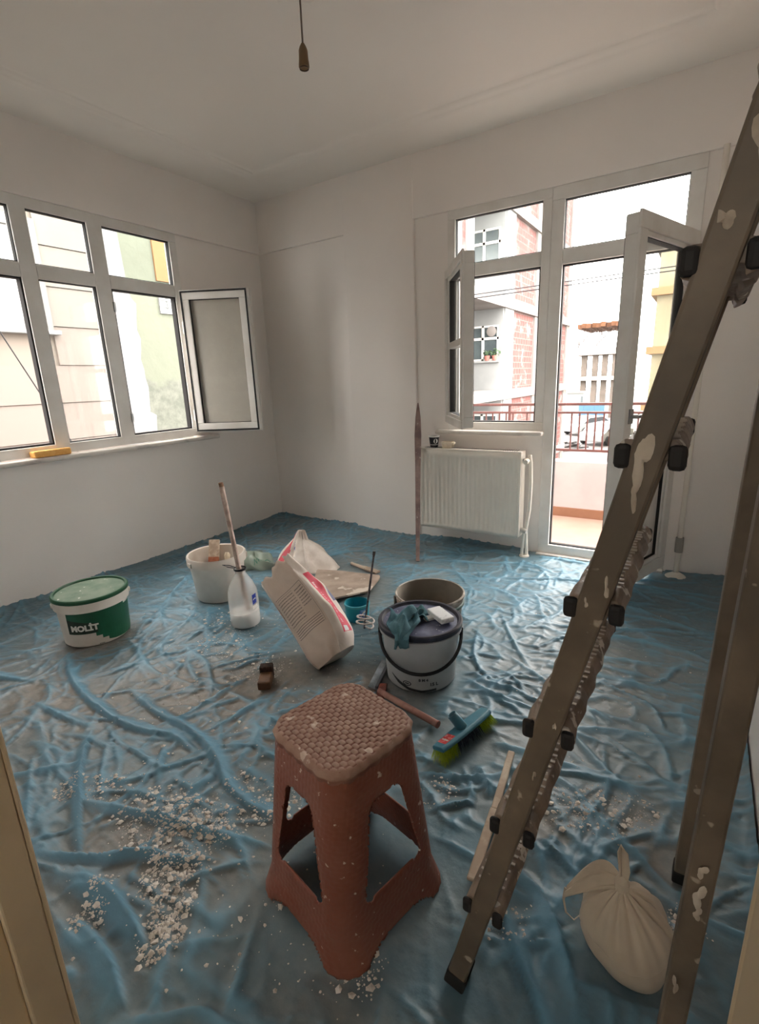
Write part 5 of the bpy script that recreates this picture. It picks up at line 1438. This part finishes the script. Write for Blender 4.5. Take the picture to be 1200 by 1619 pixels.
# ------------------------------------------------------------------ balcony
m_tile = M('terracotta_floor', (138, 112, 100), 0.5, (144, 118, 106), 5.0)
m_skirt = M('skirting_tile', (122, 86, 66), 0.45, (130, 94, 74), 6.0)
m_para = M('parapet_paint', (164, 156, 156), 0.8, (156, 148, 148), 3.0)
tag(B().box(0.9, 0.25, -0.16, 4.3, 1.30, -0.012).build('floor_balcony', m_tile), 'terracotta balcony floor outside the open door', 'balcony floor', kind='structure')
tag(B().box(0.9, 1.10, -0.012, 4.3, 1.24, 0.470).build('wall_parapet', m_para, bevel=0.006), 'low white plastered balcony parapet', 'parapet', kind='structure')
tag(B().box(0.9, 1.085, -0.012, 4.3, 1.099, 0.068).build('baseboard_balcony', m_skirt, bevel=0.002), 'brown tile skirting along the balcony parapet', 'skirting', kind='structure')
t = thing('balcony_railing', (2.4, 1.17, 0.47), 'reddish brown steel railing on the balcony parapet', 'railing')
m_rail = M('railing_red', (94, 56, 52), 0.5, (80, 48, 46), 8.0)
for z, hgt in ((0.945, 0.011), (0.876, 0.009), (0.560, 0.011)):
    B().box(0.9, 1.155, z - hgt, 4.3, 1.185, z + hgt).build('rail', m_rail, t, bevel=0.003)
k = 0; x = 0.98; first = None
while x < 4.25:
    if k % 6 not in (2,):
        if first is None: first = B().box(-0.006, -0.006, -0.158, 0.006, 0.006, 0.158).build('baluster', m_rail, t, world=False); first.location = (x - 2.4, 0.0, 0.248)
        else: share(first, t, (x - 2.4, 0.0, 0.248), name='baluster')
    k += 1; x += 0.0632
for x in (0.95, 1.77, 2.62, 3.45, 4.25):
    B().box(x - 0.011, 1.158, 0.47, x + 0.011, 1.182, 0.945).build('post', m_rail, t)

# ------------------------------------------------------------------ street
GZ0 = -3.6
tag(B().box(-60, -20, GZ0 - 0.3, 60, 150, GZ0).build('floor_street', M('street_asphalt', (116, 114, 114), 0.9, (90, 86, 84), 0.25, 0.4, 0.6)), 'grey street and bare ground below the balcony', 'street', kind='structure')

# brick building across the yard
def brick_mat():
    k = NT('hollow_brick')
    co = k.coords('Object')
    sp = k.n('ShaderNodeSeparateXYZ'); k.l(co, sp.inputs[0])
    cb = k.n('ShaderNodeCombineXYZ'); k.l(k.math('ADD', sp.outputs[0], sp.outputs[1]), cb.inputs[0]); k.l(sp.outputs[2], cb.inputs[1])
    br = k.n('ShaderNodeTexBrick')
    br.inputs['Scale'].default_value = 1.0; br.inputs['Brick Width'].default_value = 0.30; br.inputs['Row Height'].default_value = 0.21; br.inputs['Mortar Size'].default_value = 0.018
    br.inputs['Color1'].default_value = (*lin((118, 74, 70)), 1); br.inputs['Color2'].default_value = (*lin((108, 65, 62)), 1); br.inputs['Mortar'].default_value = (*lin((112, 97, 94)), 1)
    k.l(cb.outputs[0], br.inputs['Vector'])
    sm = k.ramp(k.noise(1.6, 6.0, 0.6), 0.54, 0.62)
    sp2 = k.ramp(k.noise(9.0, 3.0, 0.6), 0.66, 0.70)
    c1 = k.mix(sm, br.outputs['Color'], lin((132, 120, 118)))
    k.color(k.mix(sp2, c1, lin((66, 50, 48))))
    k.b.inputs['Roughness'].default_value = 0.9
    k.bump(br.outputs['Fac'], -0.6, 0.02)
    return k.m
m_brick = brick_mat()
m_conc = M('pale_concrete', (136, 131, 128), 0.9, (120, 114, 110), 1.2, 0.35, 0.7, bump=0.3, bscale=8)
m_plw = M('white_render', (144, 146, 146), 0.85, (134, 136, 136), 0.8)
m_wpane = M('far_pane', (88, 98, 100), 0.2, (70, 78, 82), 0.9, spec=0.6)
def make_brick_building():
    X1 = -2.67; Y0, Y1 = 9.0, 23.2
    t = thing('brick_building', (X1, Y0, GZ0), 'unfinished red brick building with white columns and loggia windows', 'building')
    slabs = [-2.22, 0.73, 3.68, 6.63, 9.58]
    D = 2.3                                              # loggia depth
    for z in slabs:
        B().box(X1 - 9, Y0, z - 0.32, X1 + 0.10, Y1, z).build('floor_slab', m_conc, t)
    cols = [(10.62, 11.12), (13.86, 14.74), (17.3, 17.85), (20.4, 21.0), (22.6, 23.2)]
    for y0, y1 in cols:
        B().box(X1 - 0.5, y0, GZ0, X1 + 0.04, y1, slabs[-1] - 0.32).build('column', m_plw if y0 < 15 else m_conc, t)
    levels = [(GZ0, slabs[0])] + list(zip(slabs[:-1], slabs[1:]))
    for z0, z1 in levels:
        zt = z1 - 0.32
        B().box(X1 - 0.25, Y0, z0, X1 - 0.02, 10.62, zt).build('brick_panel', m_brick, t)
        for a, c_ in ((14.74, 17.3), (17.85, 20.4), (21.0, 22.6)):
            B().box(X1 - 0.25, a, z0, X1 - 0.03, c_, zt).build('brick_panel', m_brick, t)
        if z1 - z0 < 2: continue
        # loggia: back wall, end wall with a window, parapet
        B().box(X1 - D - 0.2, 11.12, z0, X1 - D, 13.9, zt).build('loggia_wall', m_plw, t)
        B().box(X1 - D, 13.80, z0, X1 - 0.02, 13.95, z0 + 0.98).box(X1 - D, 13.80, z0 + 2.12, X1 - 0.02, 13.95, zt).box(X1 - 0.16, 13.80, z0 + 0.98, X1 - 0.02, 13.95, z0 + 2.12).build('end_wall', m_plw, t)
        wx0, wx1, wz0, wz1 = X1 - 2.25, X1 - 0.16, z0 + 0.98, z0 + 2.12
        f = B(); frame_rect(f, 1, wx0, wx1, wz0, wz1, 0.06, 13.80, 13.90)
        xm = X1 - 0.72
        f.box(xm - 0.04, 13.80, wz0, xm + 0.04, 13.90, wz1).box(xm - 0.75, 13.80, wz0, xm - 0.67, 13.90, wz1).box(wx0, 13.80, wz1 - 0.46, wx1, 13.90, wz1 - 0.38)
        wf = f.build('window_frame', m_pvc, t)
        for a, c_ in ((wx0 + 0.06, xm - 0.75), (xm - 0.67, xm - 0.04), (xm + 0.04, wx1 - 0.06)):
            for zz0, zz1 in ((wz0 + 0.06, wz1 - 0.46), (wz1 - 0.38, wz1 - 0.06)):
                p = B().box(a, 13.85, zz0, c_, 13.87, zz1).build('pane', m_wpane, t); p.parent = wf; p.location = (0, 0, 0)
        B().box(wx0 - 0.05, 13.68, wz0 - 0.06, wx1 + 0.05, 13.80, wz0).build('window_ledge', m_plw, t)
    # vent and flower pots on the lower window
    B().lathe([(0.15, 0.0), (0.17, 0.02), (0.12, 0.03), (0.0, 0.03)], 20, (0, 0, 0)).build('extractor_vent', m_conc, t, world=False, smooth=True).matrix_local = Matrix.Translation((X1 - 0.40 - X1, 13.78 - Y0, 0.73 + 1.92 - GZ0)) @ Matrix.Rotation(PI / 2, 4, 'X')
    for x in (-0.52, -0.25):
        B().lathe([(0.0, 0.0), (0.07, 0.0), (0.10, 0.16), (0.0, 0.16)], 14, (X1 + x, 13.72, 0.73 + 0.98)).build('flower_pot', M('pot_terracotta', (176, 110, 100), 0.8) if x < -0.4 else bpy.data.materials['pot_terracotta'], t, smooth=True)
        b = B()
        for _ in range(26):
            p = Vector((X1 + x + rng.normal(0, 0.06), 13.72 + rng.normal(0, 0.05), 0.73 + 1.16 + abs(rng.normal(0, 0.09))))
            v_ = Vector((rng.normal(), rng.normal(), rng.normal())).normalized() * 0.06; u_ = Vector((rng.normal(), rng.normal(), rng.normal())).normalized() * 0.04
            b.add([p - v_, p + u_, p + v_, p - u_], [(0, 1, 2, 3)])
        tag(b.build('pot_leaves', M('pot_leaf', (70, 92, 66), 0.8) if x < -0.4 else bpy.data.materials['pot_leaf'], t, normals=False), kind='stuff')
make_brick_building()

def make_frame_building():
    t = thing('concrete_frame', (-7.2, 55, GZ0), 'bare concrete building skeleton with scaffolding on top', 'building')
    x0, x1, y0, y1 = -9.4, -4.9, 55.6, 60.5
    for z in (0.75, 3.35):
        B().box(x0, y0 - 0.5, z - 0.42, x1, y1, z).build('floor_slab', m_conc, t)
    first = None
    m_cc = M('raw_concrete', (92, 84, 78), 0.9, (80, 74, 68), 0.8)
    for x in (-8.15, -7.05, -6.1, -5.1):
        for y in (55.9,):
            B().box(x - 0.27, y - 0.27, GZ0, x + 0.27, y + 0.27, 2.93).build('column', m_cc, t)
    m_sc = M('scaffold', (80, 68, 60), 0.8)
    for x in np.arange(-9.2, -5.0, 0.45):
        for y in (55.6, 57.4, 59.2):
            B().tube([(x, y, 3.35), (x + rng.normal(0, 0.05), y, 5.55)], 0.035, 5).build('scaffold_pole', m_sc, t)
    B().tube([(-9.2, 55.6, 3.5), (-7.4, 55.6, 5.4)], 0.04, 5).build('brace', m_sc, t); B().tube([(-7.4, 55.6, 3.5), (-5.6, 55.6, 5.4)], 0.04, 5).build('brace', m_sc, t)
    m_pl = M('formwork_planks', (94, 62, 40), 0.85, (78, 50, 34), 2.0)
    for i in range(9):
        B().box(-8.6 + 0.46 * i, 53.6 - 0.25 * (i % 3), 5.50 + 0.05 * (i % 2), -8.18 + 0.46 * i, 60.6, 5.95 + 0.05 * (i % 2)).build('formwork_plank', m_pl, t)
make_frame_building()

t = thing('site_hut', (-6.9, 46, GZ0), 'small white site hut in front of the concrete skeleton', 'hut')
B().box(-7.6, 46, GZ0, -6.15, 48, -0.62).build('hut_walls', M('hut_white', (128, 132, 132), 0.7), t); B().box(-7.7, 45.9, -0.62, -6.05, 48.1, -0.50).build('hut_roof', m_conc, t); B().box(-6.35, 45.96, -1.8, -6.2, 46.0, -0.9).build('hut_window', m_wpane, t)
t = thing('blue_hoarding', (-5.2, 44, GZ0), 'bright blue sheet hoarding beside the site hut', 'hoarding')
for i in range(5):
    B().box(-6.1 + 0.42 * i, 44.0 + 0.02 * (i % 2), GZ0, -5.69 + 0.42 * i, 44.06 + 0.02 * (i % 2), -1.55).build('sheet', M('hoarding_blue', (66, 100, 132), 0.5) if i == 0 else bpy.data.materials['hoarding_blue'], t)

def make_car(name, loc, rz, label):
    t = thing(name, loc, label, 'car', rz=rz)
    m_c = M('car_white', (136, 138, 140), 0.25); m_w = M('car_glass', (50, 56, 62), 0.1, spec=0.6); m_ty = M('tyre', (30, 30, 30), 0.8)
    side = [(-2.1, 0.30), (-2.15, 0.75), (-1.6, 0.92), (-0.9, 1.38), (0.7, 1.42), (1.5, 0.98), (2.1, 0.88), (2.15, 0.35)]
    B().prism(side, 1, -0.85, 0.85).build('body', m_c, t, world=False, bevel=0.06, seg=2)
    B().prism([(-1.45, 0.95), (-0.86, 1.33), (0.64, 1.36), (1.32, 0.98)], 1, -0.86, 0.86).build('side_glass', m_w, t, world=False)
    b = B().add([(-1.57, -0.7, 0.97), (-1.57, 0.7, 0.97), (-0.93, 0.66, 1.37), (-0.93, -0.66, 1.37)], [(0, 1, 2, 3)]); b.build('windscreen', m_w, t, world=False)
    for x in (-1.35, 1.35):
        for y in (-0.86, 0.86):
            B().lathe([(0.0, -0.1), (0.3, -0.1), (0.32, 0.0), (0.3, 0.1), (0.0, 0.1)], 18).build('wheel', m_ty, t, world=False, smooth=True).matrix_local = Matrix.Translation((x, y, 0.32)) @ Matrix.Rotation(PI / 2, 4, 'X')
make_car('parked_car', (-2.3, 34.5, GZ0), math.radians(70), 'white parked car in the street beyond the railing')
make_car('parked_car', (-4.5, 40.0, GZ0), math.radians(60), 'white parked car farther off beside the lumber pile')
t = thing('lumber_pile', (-4.9, 30, GZ0), 'heap of dark timber planks on the building site', 'lumber')
m_tm = M('dark_timber', (74, 72, 74), 0.9, (56, 54, 54), 2.0)
for i in range(16):
    a = 0.5 + rng.normal(0, 0.15); z = GZ0 + 0.06 + 0.10 * (i // 5); c_ = Vector((-5.0 + 0.25 * (i % 5) + rng.normal(0, 0.1), 30 + rng.normal(0, 0.4), z)); d = Vector((math.cos(a + 0.6), math.sin(a + 0.6), 0.0))
    B().bar(c_ - d * 1.8, c_ + d * 1.8, 0.10, 0.045).build('plank', m_tm, t)

def make_yellow_building():
    t = thing('yellow_building', (3.5, 27, GZ0), 'pale yellow apartment house with orange floor bands', 'building')
    x0, x1, y0, y1 = 0.75, 12.0, 26.0, 38.0
    m_y = M('yellow_render', (142, 134, 112), 0.85, (134, 125, 102), 0.8); m_o = M('orange_band', (140, 110, 78), 0.8)
    B().box(x0, y0, GZ0, x1, y1, 6.9).build('walls', m_y, t)
    for z in (-0.55, 2.2, 4.9):
        B().box(x0 - 0.25, y0 - 0.3, z - 0.25, x1, y1, z + 0.1).build('floor_band', m_o, t)
    for z in (-2.4, 0.4, 3.1, 5.6):
        for x in (1.5, 4.2, 6.9, 9.6):
            w_ = B().box(x, y0 - 0.03, z, x + 1.3, y0 + 0.02, z + 1.15).build('window', m_wpane, t)
        for y in (27.2, 30.6, 34.0):
            B().box(x0 - 0.03, y, z, x0 + 0.02, y + 1.2, z + 1.15).build('window', m_wpane, t)
    B().box(x0 - 0.3, y0 - 0.3, 6.9, x1, y1, 7.1).build('roof', m_conc, t)
make_yellow_building()
t = thing('overhead_wire', (0, 8.4, 3.0), 'thin overhead wires crossing in front of the brick building', 'wire')
B().tube([(-9, 8.2, 3.12), (-3, 8.4, 3.02), (6, 8.7, 3.15)], 0.012, 5).build('wire', m_black, t)
B().tube([(-9, 8.2, 3.02), (-3, 8.4, 2.94), (6, 8.7, 3.08)], 0.012, 5).build('wire', m_black, t)

# ------------------------------------------------------------------ neighbours behind the left window
def make_neighbour():
    XF = -3.0; Y0, Y1 = -6.5, 0.42
    t = thing('clad_house', (XF, -3.0, GZ0), 'pale house with wide horizontal cladding boards close to the window', 'building')
    m_cl = M('cladding', (112, 107, 101), 0.7, (108, 103, 97), 0.8)
    m_clp = M('cladding_pinkish', (116, 106, 100), 0.7)
    z = 1.085 - 0.418 * 11; i = 0
    wy0, wy1, wz0, wz1 = -1.75, -0.26, 1.875, 3.0
    B().box(XF - 3, Y0, GZ0, XF - 0.03, Y1 - 0.02, 3.6).build('core_wall', M('gap_grey', (120, 112, 104), 0.9), t)
    while z < 3.4:
        z1 = z + 0.418
        def board(a, c_, za, zb, out=0.0):
            B().add([(XF - 0.028, a, za + 0.006), (XF + 0.006, a, za + 0.006), (XF - 0.006, a, zb - 0.002), (XF - 0.028, a, zb - 0.002),
                     (XF - 0.028, c_, za + 0.006), (XF + 0.006, c_, za + 0.006), (XF - 0.006, c_, zb - 0.002), (XF - 0.028, c_, zb - 0.002)],
                    [(0, 1, 2, 3), (7, 6, 5, 4), (0, 4, 5, 1), (1, 5, 6, 2), (2, 6, 7, 3), (3, 7, 4, 0)]).build('cladding_board', m_cl if wz0 < z else m_clp, t)
        if z1 > wz0 + 0.03 and z < wz1 - 0.03:
            board(Y0, wy0, z, z1); board(wy1, Y1, z, z1)
        else: board(Y0, Y1, z, z1)
        z = z1; i += 1
    # window with a curtain
    f = B(); frame_rect(f, 0, wy0, wy1, wz0, wz1, 0.10, XF - 0.03, XF + 0.02)
    wf = f.build('window_frame', M('grey_frame', (112, 110, 108), 0.5), t)
    B().box(XF - 0.03, -0.92, wz0 + 0.1, XF + 0.015, -0.86, wz1 - 0.1).build('window_mullion', m_plw, t)
    B().box(XF - 0.029, wy0 + 0.1, wz0 + 0.1, XF - 0.018, wy1 - 0.1, wz1 - 0.1).build('window_pane', M('white_blind', (156, 156, 156), 0.4), t)
    B().grid(lambda u, v: (XF - 0.012 + 0.008 * math.sin(40 * u), -1.25 + 0.50 * u - 0.16 * v * u, wz1 - 0.1 - (wz1 - wz0 - 0.2) * v), 30, 4).build('curtain', M('grey_curtain', (92, 90, 90), 0.9), t, smooth=True)
    B().box(XF - 0.01, wy0 - 0.06, wz0 - 0.045, XF + 0.08, wy1 + 0.05, wz0).build('window_ledge', m_plw, t, bevel=0.01)
    B().box(XF - 3.1, Y0 - 0.1, 3.6, XF + 0.06, Y1 + 0.1, 3.72).build('roof', m_conc, t)
make_neighbour()

def make_green():
    XF = -4.2
    t = thing('green_house', (XF, 3, GZ0), 'old green wall with ragged white render and a barred window', 'building')
    k = NT('old_green_paint')
    co = k.coords('Object'); sp = k.n('ShaderNodeSeparateXYZ'); k.l(co, sp.inputs[0])
    g = k.mix(k.ramp(k.noise(0.9, 4.0), 0.35, 0.7), lin((102, 106, 93)), lin((97, 102, 90)))
    rub = k.mix(k.ramp(k.noise(4.5, 6.0, 0.7), 0.4, 0.62), lin((84, 88, 80)), lin((104, 106, 98)))
    edge = k.math('ADD', sp.outputs[2], k.ramp(k.noise(2.2, 5.0), 0.3, 0.7, -0.18, 0.18))
    f = k.ramp(edge, 4.95, 4.85)
    red = k.ramp(k.noise(1.9, 3.0, 0.4), 0.64, 0.66)
    c_ = k.mix(f, g, rub)
    c_ = k.mix(k.math('MULTIPLY', red, k.math('MULTIPLY', k.math('GREATER_THAN', edge, 4.7), k.math('LESS_THAN', edge, 5.05))), c_, lin((110, 80, 74)))
    k.color(c_); k.b.inputs['Roughness'].default_value = 0.9; k.bump(k.noise(6.0, 6.0), 0.5, 0.03)
    B().box(XF - 3, 0.9, GZ0, XF, 7.5, 3.9).build('wall', k.m, t)
    # ragged coat of white render
    jag = [(1.40, 3.9), (1.44, 3.1), (1.46, 2.62), (1.50, 2.52), (1.56, 2.46), (1.53, 2.25), (1.51, 2.08), (1.55, 1.96), (1.53, 1.80), (1.50, 1.65), (1.53, 1.50), (1.53, 1.38), (1.56, 1.23), (1.54, 1.02), (1.53, 0.86), (1.63, 0.80), (1.61, 0.66), (1.59, 0.50), (1.66, 0.30), (1.66, GZ0)]
    pts = [(0.9, GZ0), (0.9, 3.9)] + jag
    B().prism(pts, 0, XF + 0.001, XF + 0.05).build('white_render', M('ragged_render', (130, 132, 133), 0.9, (122, 123, 124), 3.0, bump=0.4, bscale=15), t)
    # barred window
    f = B(); frame_rect(f, 0, 1.98, 2.62, 2.36, 2.78, 0.03, XF + 0.001, XF + 0.03)
    wf = f.build('window_frame', m_plw, t)
    B().box(XF + 0.0005, 2.01, 2.39, XF + 0.008, 2.59, 2.75).build('window_pane', M('dim_pane', (150, 156, 156), 0.2), t)
    for y in (2.13, 2.25, 2.37, 2.49):
        B().box(XF + 0.02, y - 0.006, 2.36, XF + 0.034, y + 0.006, 2.78).build('window_bar', m_plw, t)
    for z in (2.46, 2.56, 2.66): B().box(XF + 0.02, 1.98, z - 0.006, XF + 0.034, 2.62, z + 0.006).build('window_bar', m_plw, t)
    B().box(XF - 0.02, 1.99, 2.84, XF + 0.03, 4.6, 3.9).build('orange_glow_block', M('orange_glow_paint', (132, 98, 66), 0.85), t)  # added block, its orange stands in for warm light reflected at the window
make_green()
t = thing('cable', (-1.5, -1.3, 0), 'thin dark cable slanting down in front of the clad house', 'cable')
B().tube([(-1.5, -2.76, 5.0), (-1.5, -1.398, 1.683), (-1.5, -1.178, 1.150), (-1.5, 0.75, -3.55)], 0.005, 6).build('cable', m_black, t)
